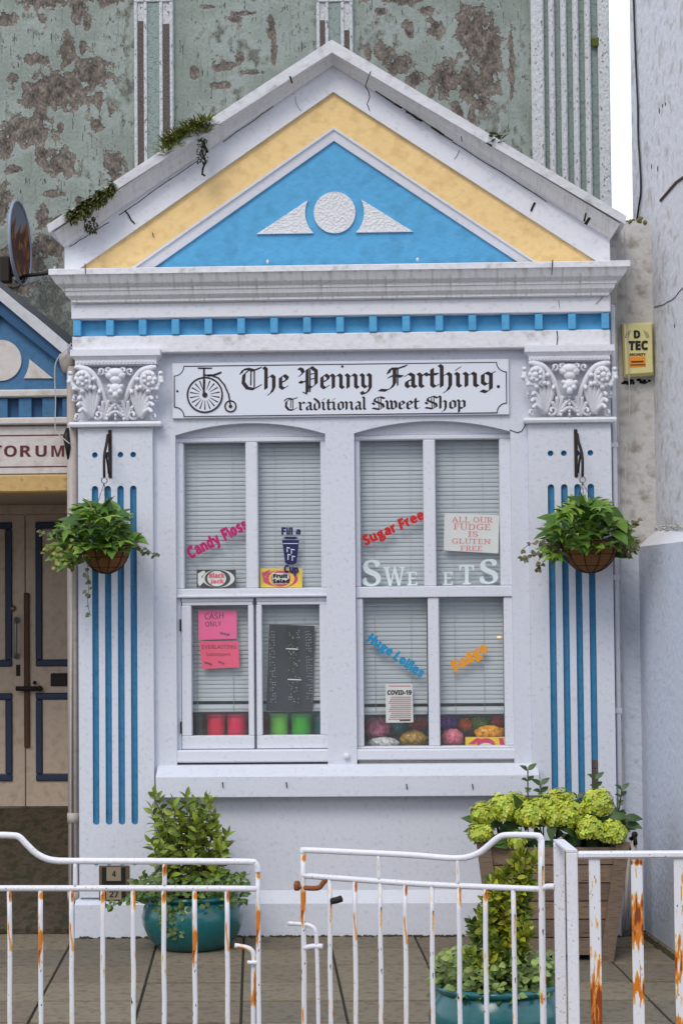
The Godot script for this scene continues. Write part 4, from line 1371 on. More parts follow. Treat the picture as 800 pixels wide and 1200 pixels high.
# ---------------------------------------------------------------- what shows in the windows
func sheet(parent, called, px, m, z, th = 0.0015, label = ""):
	var l = []
	for q in px:
		l.append(V2(q[0], q[1], z))
	var st = flat()
	prism(st, l, z - th, z)
	return part(parent, called, st, m, label)
func window_goods():
	var zs = -0.1105                              # inside face of the panes
	var magenta = mat(Color(0.72, 0.06, 0.42), 0.5)
	var red = mat(Color(0.78, 0.06, 0.05), 0.5)
	var navy = mat(Color(0.07, 0.09, 0.33), 0.5)
	var cyan = mat(Color(0.05, 0.55, 0.75), 0.5)
	var amber = mat(Color(0.92, 0.60, 0.06), 0.5)
	var pale = mat(Color(0.86, 0.90, 0.91), 0.5)
	var pink = mat(Color(0.94, 0.36, 0.60), 0.7)
	var hot = mat(Color(0.93, 0.30, 0.46), 0.7)
	var card = mat(Color(0.86, 0.87, 0.86), 0.7)
	var inkp = mat(Color(0.25, 0.07, 0.20), 0.6)
	var yellow = mat(Color(0.93, 0.79, 0.10), 0.5)
	var rose = mat(Color(0.80, 0.15, 0.38), 0.5)
	var salmon = mat(Color(0.85, 0.42, 0.45), 0.6)
	var zin = zs
	zs = -0.1035                                  # vinyl sits on the outer face
	var t
	t = thing("window_lettering", "magenta letters Candy Floss stuck slantwise on the upper window pane", "lettering", W(252, 640, zs))
	word(t, "Candy Floss", "sans_fat", magenta, 220, 649, 289, 613, 15, zs, 0.10)
	t = thing("window_lettering", "red letters Sugar Free stuck slantwise on the upper window pane", "lettering", W(460, 625, zs))
	word(t, "Sugar Free", "sans_fat", red, 425.5, 634, 496, 602, 13, zs, 0.10)
	t = thing("window_lettering", "bright blue lettering slanting downwards on the lower window pane", "lettering", W(464, 770, zs))
	word(t, "Huge Lollies", "sans_fat", cyan, 432, 746, 496, 790, 12, zs, 0.10)
	t = thing("window_lettering", "amber yellow word Fudge stuck on the lower window pane", "lettering", W(549, 771, zs))
	word(t, "Fudge", "sans_fat", amber, 530, 783, 569, 757, 14, zs, 0.08)
	t = thing("cup_sticker", "navy blue Fill a Cup sticker with a drinking cup", "sticker", W(341, 660, zs))
	word(t, "Fill a", "sans_fat", navy, 329.5, 622.5, 352.5, 622.5, 9, zs, 0.05)
	word(t, "Cup", "sans_fat", navy, 332.5, 666.5, 350, 667, 9.5, zs + 0.003, 0.05)
	sheet(t, "cup", [[330.5, 633], [350.5, 633], [347.5, 659.5], [344, 661.5], [337, 661.5], [334, 659.5]], navy, zs)
	sheet(t, "cup_rim", [[331, 630.5], [335, 629], [346, 629], [350, 630.5], [346, 631.8], [335, 631.8]], navy, zs)
	sheet(t, "cup_line", [[331.5, 636.6], [349.5, 636.6], [349.4, 637.3], [331.6, 637.3]], pale, zs + 0.0012)
	for q in [[336, 641, 340, 647], [341, 643, 345.5, 649], [337, 649, 341, 656], [342, 651, 346, 657]]:
		sheet(t, "cup_scribble", [[q[0], q[1]], [q[2], q[1] + 1], [q[2] - 0.6, q[1] + 1.9], [q[0] + 0.9, q[1] + 1.1], [q[0] + 1, q[3]], [q[0], q[3]]], pale, zs + 0.0012)
	zs = zin
	# S W E E T S
	var sw = [["S", 424.5, 656, 446, 687], ["W", 449, 664, 474.5, 686.5], ["E", 476.5, 670, 488.5, 686], ["E", 518.5, 670, 530, 685.5], ["T", 538, 662, 555, 685], ["S", 561.5, 655, 583, 684.5]]
	t = thing("sweets_letters", "large pale serif letters SWEETS standing along the window's middle rail", "lettering", W(505, 688, zs))
	for l in sw:
		letter(t, l[0], "serif_bold", pale, l[1], l[2], l[3], l[4], zs, 0.004)
	# gluten-free card
	t = thing("notice_card", "white card with red outlined words ALL OUR FUDGE IS GLUTEN FREE", "notice", W(552, 648, zs))
	sheet(t, "card", [[520.5, 601], [584.5, 604], [583.5, 648.5], [519.5, 645]], card, zs)
	for l in [["ALL OUR", 529, 605.5, 577, 612.5], ["FUDGE", 531, 613.5, 574, 621], ["IS", 548, 622.5, 559.5, 629], ["GLUTEN", 529.5, 631, 574.5, 637.5], ["FREE", 539, 639.5, 564.5, 645.5]]:
		letter(t, l[0], "serif_regular", salmon, l[1], l[2], l[3], l[4], zs + 0.0005, 0.001, -0.03, 0, "word")
	# printed sweet cards on the middle rail of the left window
	t = thing("sweet_poster", "black and white Black Jack sweet card standing in the upper window", "poster", W(254, 689, zs))
	sheet(t, "card", [[230.5, 667.5], [276.5, 667.5], [276.5, 688.5], [230.5, 688.5]], M.black, zs)
	sheet(t, "white_ring", ring_px(256, 678, 19, 10.4, 24), card, zs + 0.0012)
	sheet(t, "black_ring", ring_px(255, 678, 15, 10.2, 24), M.black, zs + 0.0024)
	sheet(t, "white_disc", ring_px(254, 678, 11, 9.0, 24), card, zs + 0.0036)
	sheet(t, "flash", [[232, 672], [239, 668.5], [241, 671], [236, 676], [240, 681], [234, 687], [232, 684]], card, zs + 0.0048)
	letter(t, "Black", "sans_fat", salmon, 245, 671, 263.5, 677.5, zs + 0.0044, 0.001, 0, 0, "word")
	letter(t, "Jack", "sans_fat", salmon, 246, 678.5, 262.5, 685, zs + 0.0044, 0.001, 0, 0, "word")
	t = thing("sweet_poster", "yellow and pink Fruit Salad sweet card standing in the upper window", "poster", W(329, 689, zs))
	sheet(t, "card", [[305, 666], [354, 666], [354, 688.5], [305, 688.5]], yellow, zs)
	sheet(t, "pink_ring", ring_px(330, 678, 19, 10.4, 24), rose, zs + 0.0012)
	sheet(t, "yellow_ring", ring_px(330, 678, 15, 10.2, 24), yellow, zs + 0.0024)
	sheet(t, "pink_disc", ring_px(329, 678, 11.5, 9.4, 24), rose, zs + 0.0036)
	sheet(t, "flash", [[307, 671], [317, 667.5], [314, 672], [310, 675], [313, 680], [318, 686], [309, 682]], rose, zs + 0.0048)
	sheet(t, "white_label", [[319, 671.5], [338, 671.5], [338.5, 677], [339.5, 684], [319, 684.5]], card, zs + 0.0044)
	letter(t, "Fruit", "sans_fat", M.black, 320, 672, 337, 677.4, zs + 0.0064, 0.001, 0, 0, "word")
	letter(t, "Salad", "sans_fat", M.black, 319.5, 678.2, 339, 683.6, zs + 0.0064, 0.001, 0, 0, "word")
	# pink paper notes
	t = thing("paper_note", "pink handwritten paper note reading CASH ONLY in the lower casement", "note", W(255, 750, zs))
	sheet(t, "paper", [[232.5, 715], [277.5, 715.5], [277.5, 748.5], [233, 750]], pink, zs)
	letter(t, "CASH", "sans_regular", inkp, 240, 718.5, 262, 725.5, zs + 0.0005, 0.0008, 0.03, 0, "word")
	letter(t, "ONLY", "sans_regular", inkp, 240.5, 728, 259.5, 734, zs + 0.0005, 0.0008, 0.03, 0, "word")
	scrawl(t, 258, 741.5, 269, 744, zs + 0.0008, inkp, 5)
	t = thing("paper_note", "deep pink handwritten paper note reading EVERLASTING below the other", "note", W(257, 783, zs))
	sheet(t, "paper", [[234, 751.5], [279.5, 751], [280.5, 782], [236.5, 784]], hot, zs + 0.0004)
	letter(t, "EVERLASTING", "sans_regular", inkp, 237, 755.5, 277, 760.5, zs + 0.0009, 0.0008, 0.0, 0, "word")
	letter(t, "Gobstoppers", "sans_regular", inkp, 242, 764.5, 270, 770, zs + 0.0009, 0.0008, 0.0, 0, "word")
	scrawl(t, 240, 776, 248, 778.5, zs + 0.0012, inkp, 4)
	scrawl(t, 256, 775, 263, 778, zs + 0.0012, inkp, 3)
	# covid notice
	t = thing("paper_notice", "white printed COVID-19 notice stuck low on the right window", "notice", W(468, 846, zs))
	sheet(t, "paper", [[451.5, 801.5], [483, 801.5], [484, 846.5], [452, 847]], card, zs)
	letter(t, "COVID-19", "sans_fat", M.black, 453.5, 808.5, 482, 814.5, zs + 0.0005, 0.0008, 0.0, 0, "word")
	for k in 13:
		var y = 803.5 + k * 2.6 if k < 1 else 816.5 + (k - 1) * 2.35
		var mm = rose if k % 4 < 2 else M.crack_fine
		sheet(t, "print_line", [[455 + (k * 7 % 4), y], [481.5 - (k * 5 % 5), y], [481.5 - (k * 5 % 5), y + 0.9], [455 + (k * 7 % 4), y + 0.9]], mm, zs + 0.0012, 0.0008)
	sheet(t, "print_line", [[468, 843.6], [480.5, 843.4], [480.5, 845], [468, 845.2]], inkp, zs + 0.0012, 0.0008)
	# dark perforated panel
	t = thing("fabric_banner", "charcoal fabric banner with pale dots hanging inside the lower casement", "banner", W(340, 834, zs))
	var char = mat(Color(0.15, 0.155, 0.19), 0.8)
	var deep = mat(Color(0.03, 0.03, 0.04), 0.7)
	sheet(t, "fabric", [[315.5, 731.5], [368.5, 733.5], [366, 834], [312, 833]], char, -0.135, 0.004)
	for q in [[[335, 733], [349, 733.5], [348, 759], [335.5, 758.5]], [[336, 762], [351, 762], [352, 795], [338, 794.5]], [[338, 798], [354, 798.5], [354.5, 830], [346, 830]]]:
		sheet(t, "black_inset", q, deep, -0.1335, 0.002)
	for q in [[335, 760.2, 349, 760.8], [337, 796.2, 353, 796.8]]:
		sheet(t, "pale_tape", [[q[0], q[1] - 0.7], [q[2], q[3] - 0.7], [q[2], q[3] + 0.5], [q[0], q[1] + 0.5]], pale, -0.1335, 0.002)
	var ds = flat()
	for j in 26:
		for q in [-9.5, -5.5, -1.5, 1.5, 5.5, 9.5]:
			var w = W((322 if q < 0 else 358) + q * 0.62 + rng.randf_range(-0.3, 0.3) + j * 0.06, 740 + j * 3.3 + rng.randf_range(-0.5, 0.5), -0.1338)
			if rng.randf() < 0.72:
				cbox(ds, w - Vector3(0.0019, 0.0019, 0), w + Vector3(0.0019, 0.0019, 0.001), 0.0002)
	for j in 60:
		var w = W(rng.randf_range(338, 351), rng.randf_range(738, 828), -0.1325)
		cbox(ds, w - Vector3(0.0017, 0.0017, 0), w + Vector3(0.0017, 0.0017, 0.001), 0.0002)
	var dd = part(t, "dots", ds, pale)
	dd.set_meta("kind", "stuff")

	# display shelf and sweets under the blinds
	var ys = Y(866, -0.25, 300)
	t = thing("display_shelf", "brown wooden display shelf inside the shop windows under the blinds", "shelf", Vector3(X(400, 866, -0.4), ys, -0.4))
	boxpart(t, "shelf_board", Vector3(shop_l + 0.21, ys - 0.06, -0.85), Vector3(shop_r - 0.21, ys - 0.03, -0.222), M.shelf_wood, 0.004)
	boxpart(t, "back_board", Vector3(shop_l + 0.21, ys - 0.03, -0.87), Vector3(shop_r - 0.21, ys + 0.8, -0.85), M.shelf_wood, 0.004)
	var tubs = [[226, 240, "dark grey", Color(0.16, 0.15, 0.17)], [242, 264, "crimson", Color(0.88, 0.06, 0.28)], [266, 290, "bright pink", Color(0.90, 0.08, 0.33)], [296, 314, "dark red", Color(0.45, 0.04, 0.08)], [316, 338, "lime green", Color(0.46, 0.80, 0.28)], [341, 366, "bright green", Color(0.22, 0.70, 0.16)], [368, 384, "teal", Color(0.05, 0.38, 0.40)]]
	for q in tubs:
		var z = -0.255
		var c = W((q[0] + q[1]) * 0.5, 866, z)
		var r = (X(q[1], 866, z) - X(q[0], 866, z)) * 0.5
		t = thing("sweet_tub", "%s plastic tub of sweets behind the lower casement" % q[2], "tub", Vector3(c.x, ys - 0.029, z), "tubs of sweets on the window shelf")
		var st = soft()
		lathe(st, Vector3(c.x, ys - 0.029, z), [[0.0, 0.0], [r * 0.86, 0.0], [r * 0.9, 0.006], [r, 0.17], [r * 0.98, 0.175], [0.0, 0.176]], 20)
		var m = mat(q[3], 0.25)
		part(t, "tub_body", st, m)
		st = soft()
		lathe(st, Vector3(c.x, ys + 0.1475, z), [[r * 1.0, -0.012], [r * 1.05, -0.012], [r * 1.05, 0.01], [0.0, 0.012]], 20)
		part(t, "lid", st, m)
	var bags = [["pink candy floss bag", Color(0.92, 0.50, 0.64), 442, 853, 16, 13], ["black and white striped sweet bag", Color(0.88, 0.88, 0.89), 450, 871, 19, 7], ["crimson sweet bag", Color(0.70, 0.06, 0.24), 489, 848, 13, 9], ["mustard and mauve sweet bag", Color(0.72, 0.55, 0.20), 484, 866, 16, 10], ["purple sweet bag", Color(0.48, 0.22, 0.72), 524, 847, 12, 9], ["pale pink sweet bag", Color(0.90, 0.48, 0.58), 530, 865, 13, 11], ["lime green sweet bag", Color(0.46, 0.62, 0.16), 562, 847, 12, 8], ["golden yellow sweet bag", Color(0.96, 0.66, 0.05), 573, 858, 17, 8], ["turquoise sweet bag", Color(0.10, 0.55, 0.62), 468, 849, 10, 9], ["orange sweet bag", Color(0.95, 0.42, 0.08), 545, 849, 9, 8], ["cherry red sweet bag", Color(0.85, 0.06, 0.10), 583, 846, 9, 8]]
	for q in bags:
		var z = -0.20 if q[3] > 855 else -0.29
		var c = W(q[2], q[3], z)
		t = thing("sweet_bag", "%s lying on the window shelf" % q[0], "sweet bag", c, "bags of sweets on the window shelf")
		var st = soft()
		var ex = q[4] / 195.0
		var ey = q[5] / 195.0
		var n = noise(14.0, q[2], 3)
		var sub = 18
		for k in sub / 2:
			for j in sub:
				var p = func(kk, jj):
					var a = PI * kk / (sub / 2)
					var th = TAU * jj / sub
					var v = Vector3(sin(a) * cos(th), cos(a), sin(a) * sin(th))
					var f = 1.0 + 0.28 * n.get_noise_3d(v.x * 0.13, v.y * 0.13, v.z * 0.13)
					return c + Vector3(v.x * ex, v.y * ey, v.z * 0.045) * f
				quad(st, p.call(k, j), p.call(k, j + 1), p.call(k + 1, j + 1), p.call(k + 1, j), p.call(k + 0.5, j + 0.5) - c)
		var wrap = mat(q[1], 0.22, ntex(0.05, int(q[2]), [[0, grey(0.45)], [0.45, grey(0.9)], [0.6, grey(1.1)], [1, Color(1.5, 1.35, 1.3)]], 3, 128), 5.0)
		part(t, "wrapper", st, wrap)
		for k in 3:
			st = soft()
			tube(st, [c + Vector3(-ex * 0.7 + k * ex * 0.5, ey * 0.55, 0.038), c + Vector3(-ex * 0.4 + k * ex * 0.5, 0.0, 0.048), c + Vector3(-ex * 0.6 + k * ex * 0.5, -ey * 0.5, 0.04)], 0.005, 6)
			part(t, "fold", st, wrap)
	t = thing("sweet_box", "yellow and pink Fruit Salad box at the foot of the right window", "box", W(568, 875, -0.2))
	var bz = -0.145
	boxpart(t, "carton", Vector3(X(545, 870, bz), Y(877, bz, 568), bz - 0.05), Vector3(X(593, 870, bz), Y(864, bz, 568), bz), yellow, 0.002)
	sheet(t, "pink_band", [[548, 872], [558, 865], [563, 865.5], [556, 872]], rose, bz + 0.0022)
	sheet(t, "pink_arch", ring_px(569, 873, 11, 8, 20), rose, bz + 0.0022)
	sheet(t, "white_label", ring_px(569, 875, 8, 4.5, 16), card, bz + 0.0034)
	sheet(t, "pink_band", [[584, 865], [589, 865], [591, 874], [586, 874]], rose, bz + 0.0022)
	t = thing("warm_reflection", "small glowing blob standing for a warm reflection in the right hand window", "reflection", W(584.5, 746.5, -0.13))
	var ls = soft()
	ball(ls, W(584.5, 746.5, -0.135), Vector3(0.014, 0.006, 0.006), 10)  # glowing blob added for the warm reflection in the glass, no fitting here
	var gl = mat(Color(1, 0.8, 0.55), 0.4)
	gl.emission_enabled = true
	gl.emission = Color(1.0, 0.72, 0.42)
	gl.emission_energy_multiplier = 1.2
	part(t, "reflection_glow", ls, gl)
func ring_px(cx, cy, rx, ry, n):
	var l = []
	for k in n:
		l.append([cx + rx * cos(TAU * k / n), cy + ry * sin(TAU * k / n)])
	return l
func scrawl(parent, x0, y0, x1, y1, z, m, n):
	var pts = []
	for k in n * 3 + 1:
		var t = float(k) / (n * 3)
		pts.append(V2(lerpf(x0, x1, t), lerpf(y0, y1, t) + (2.0 if k % 2 else -1.4) * (0.6 + 0.4 * sin(k * 1.9)), z))
	var st = flat()
	ribbon(st, pts, 0.0035, z)
	part(parent, "handwriting", st, m)

# ---------------------------------------------------------------- fascia sign
func nib_glyphs():
	return {
		"i": [0.44, [[0, .98], [.12, .86], [.12, .14], [.25, .02]], [[.06, 1.22], [.20, 1.36]]],
		"n": [0.86, [[0, .98], [.12, .86], [.12, .04]], [[.22, .80], [.42, .98], [.56, .86], [.56, .14], [.69, .02]]],
		"h": [0.84, [[0, 1.55], [.12, 1.42], [.12, .04]], [[.22, .80], [.42, .98], [.56, .84], [.56, .10], [.44, -.22], [.28, -.36]]],
		"e": [0.64, [[.46, .17], [.26, .02], [.10, .16], [.10, .82], [.30, .98], [.48, .80], [.42, .62], [.14, .46]]],
		"a": [0.70, [[.06, .82], [.24, .98], [.44, .84], [.44, .14], [.58, .02]], [[.42, .58], [.12, .42], [.10, .16], [.22, .02], [.42, .20]]],
		"r": [0.60, [[0, .98], [.12, .86], [.12, .14], [.25, .02]], [[.22, .80], [.36, .98], [.50, .84]]],
		"t": [0.50, [[.12, 1.28], [.12, .16], [.26, .02], [.42, .14]], [[-.04, .90], [.40, .92]]],
		"g": [0.76, [[.46, .28], [.26, .12], [.10, .28], [.10, .84], [.30, .98], [.52, .84], [.52, -.18], [.30, -.40], [.04, -.30]], [[.52, .88], [.68, 1.0]]],
		"y": [0.80, [[0, .98], [.12, .86], [.12, .20], [.28, .04], [.50, .22]], [[.40, .98], [.54, .86], [.54, .0], [.38, -.30], [.12, -.42], [.04, -.28]]],
		"d": [0.76, [[.32, .95], [.10, .78], [.10, .16], [.28, .02], [.52, .20], [.52, .80], [.36, 1.12], [.06, 1.42]]],
		"o": [0.70, [[.28, .98], [.10, .82], [.10, .16], [.28, .02], [.50, .18], [.50, .82], [.28, .98]]],
		"l": [0.42, [[0, 1.55], [.12, 1.42], [.12, .14], [.25, .02]]],
		"w": [1.02, [[0, 1.06], [.12, .86], [.12, .16], [.28, .02], [.47, .18]], [[.35, 1.06], [.47, .86], [.47, .16], [.62, .02], [.83, .20], [.83, .76], [.68, 1.02]]],
		"p": [0.78, [[0, 1.06], [.12, .86], [.12, -.42]], [[.22, .80], [.40, .98], [.56, .84], [.56, .18], [.38, .02], [.20, .12]]],
		"T": [1.24, [[-.04, 1.14], [.08, 1.40], [.34, 1.46], [.64, 1.34], [1.06, 1.52]], [[.36, 1.34], [.12, 1.06], [.08, .48], [.30, .10], [.66, .02], [1.04, .28]], [[.52, 1.36], [.50, .30]], [[.70, 1.34], [.70, .14]]],
		"P": [1.20, [[.44, 1.36], [.44, -.28]], [[.02, .92], [.22, 1.16], [.12, 1.38], [-.04, 1.44]], [[.44, .60], [.16, .44], [.02, .50]], [[.44, 1.34], [.68, 1.52], [.96, 1.26], [.96, .34], [.66, .06], [.50, .18]], [[.60, 1.36], [.60, -.22]], [[.62, 1.02], [.90, 1.10]], [[.62, .66], [.90, .74]], [[.20, -.24], [.44, -.38]]],
		"F": [1.14, [[.62, 1.32], [.62, .30], [.48, .0], [.20, -.20], [-.14, -.16]], [[.30, 1.02], [.42, 1.34], [.76, 1.34], [1.22, 1.54]], [[.78, 1.28], [.78, .16]], [[.34, .74], [.56, .86], [1.0, .78]]],
		"S": [1.12, [[1.0, 1.32], [.66, 1.52], [.24, 1.34], [.18, 1.02], [.50, .82], [.86, .62], [.94, .26], [.58, .0], [.04, .16]], [[.02, .80], [.18, .60]], [[.50, 1.36], [.56, .10]], [[.70, 1.34], [.72, .20]]]}
func nib_word(parent, s, x0, x1, base_l, base_r, xh, z, glyphs):
	var total = 0.0
	for ch in s:
		total += glyphs[ch][0]
	total -= 0.14
	var kx = (x1 - x0) / total
	var at = 0.0
	var nv = Vector2(cos(0.72), sin(0.72)) * 0.115       # half the broad edge of the pen
	var nt = Vector2(-sin(0.72), cos(0.72)) * 0.022
	for ch in s:
		var st = flat()
		var g = glyphs[ch]
		var lay = 0
		for k in range(1, g.size()):
			var path = g[k]
			for j in path.size() - 1:
				var a = Vector2(path[j][0], path[j][1])
				var b = Vector2(path[j + 1][0], path[j + 1][1])
				var thin = (ch in "TPFS") and path.size() == 2 and k >= 3
				var v = nv * (0.30 if thin else 1.0)
				var pts := PackedVector2Array()
				for c in [a, b]:
					for sx in [-1, 1]:
						for sy in [-1, 1]:
							pts.append(c + v * sx + nt * sy)
				var hull = Geometry2D.convex_hull(pts)
				var w3 = []
				for q in hull:
					var px = x0 + (at + q.x) * kx
					var t = (px - 205.0) / 390.0
					var py = lerpf(base_l, base_r, t) - q.y * xh
					var w = W(px, py, z)
					w3.append(Vector3(w.x, w.y, z + 0.0003 + lay * 0.00012))
				for q in range(1, w3.size() - 2):
					tri(st, w3[0], w3[q], w3[q + 1], Vector3.BACK)
				lay += 1
		part(parent, "letter", st, M.ink)
		at += g[0]
func fascia_sign():
	var z = 0.024
	var root = thing("fascia_sign", "long white sign board reading The Penny Farthing with a high-wheel bicycle", "sign", W(399, 488, z))
	var a = W(202, 457, z)
	var b = W(596, 454, z)
	var yt = Y(423.2, z)
	var yb = Y(488.2, z)
	boxpart(root, "board", Vector3(a.x, yb, 0.001), Vector3(b.x, yt, z), M.sign, 0.003)
	# line border with scooped corners
	var x0 = X(204.5, 455, z)
	var x1 = X(593, 455, z)
	var t = Y(427, z)
	var u = Y(486, z)
	var r = 0.058
	var loop = []
	loop.append_array(arc(Vector2(x0, t), r, -PI / 2, 0, 8))
	loop.append_array(arc(Vector2(x1, t), r, PI, PI * 1.5, 8))
	loop.append_array(arc(Vector2(x1, u), r, PI / 2, PI, 8))
	loop.append_array(arc(Vector2(x0, u), r, 0, PI / 2, 8))
	loop.append(loop[0])
	var st = flat()
	ribbon(st, loop, 0.0062, z + 0.0004)
	part(root, "border_line", st, M.ink)
	var gl = nib_glyphs()
	nib_word(root, "The", 283.5, 337, 457.5, 452.5, 16.5, z, gl)
	nib_word(root, "Penny", 351, 436, 457.5, 452.5, 16.5, z, gl)
	nib_word(root, "Farthing", 448, 577, 457.5, 452.5, 16.5, z, gl)
	nib_word(root, "Traditional", 334, 428.5, 482.5, 478.0, 9.6, z, gl)
	nib_word(root, "Sweet", 436, 490, 482.5, 478.0, 9.6, z, gl)
	nib_word(root, "Shop", 498, 545, 482.5, 478.0, 9.6, z, gl)
	for q in [[583.5, 453, 1.9], [401, 429.5, 1.5], [208, 458.5, 1.4]]:
		st = flat()
		var c = V2(q[0], q[1], z)
		prism(st, arc(c, q[2] / 195.0, 0, TAU * 0.95, 12), z + 0.0003, z + 0.002)
		part(root, "dot", st, M.ink)
	# bicycle emblem
	var e = Node3D.new()
	e.name = "bicycle_emblem"
	root.add_child(e)
	origins[e] = root.position
	var v = func(px, py): return V2(px, py, z)
	var hub = v.call(240.2, 462.8)
	for w in [[hub, 0.1105, 0.011], [v.call(270.2, 476.2), 0.0375, 0.0095]]:
		st = flat()
		ribbon(st, arc(w[0], w[1] - w[2] * 0.5, 0, TAU, 48), w[2], z + 0.0005)
		part(e, "wheel", st, M.ink)
	for k in 18:
		var d = Vector2(cos(TAU * (k + 0.5) / 18), sin(TAU * (k + 0.5) / 18))
		st = flat()
		var s = Vector2(-d.y, d.x)
		var w0 = 0.0016
		var w1 = 0.0045
		var p = hub + d * 0.034
		var q = hub + d * 0.09
		var f3 = func(c): return Vector3(c.x, c.y, z + 0.0004)
		quad(st, f3.call(p - s * w0), f3.call(q - s * w1), f3.call(q + s * w1), f3.call(p + s * w0), Vector3.BACK)
		part(e, "spoke", st, M.ink)
	for l in [[[[239, 463], [239.2, 432]], 0.013], [[[232.5, 431.5], [248, 431.5]], 0.009], [[[244, 440], [251, 439.5], [259, 436.5]], 0.013], [[[240, 439.5], [248, 440], [256, 443], [263, 451], [268, 462], [270.2, 475]], 0.010]]:
		var pts = []
		for q in l[0]:
			pts.append(v.call(q[0], q[1]))
		st = flat()
		ribbon(st, pts, l[1], z + 0.0030)
		part(e, "frame_tube", st, M.ink)
	st = flat()
	prism(st, arc(hub, 0.016, 0, TAU * 0.95, 14), z + 0.0034, z + 0.0046)
	prism(st, arc(v.call(270.2, 476.2), 0.011, 0, TAU * 0.95, 12), z + 0.0034, z + 0.0046)
	part(e, "hub", st, M.ink)

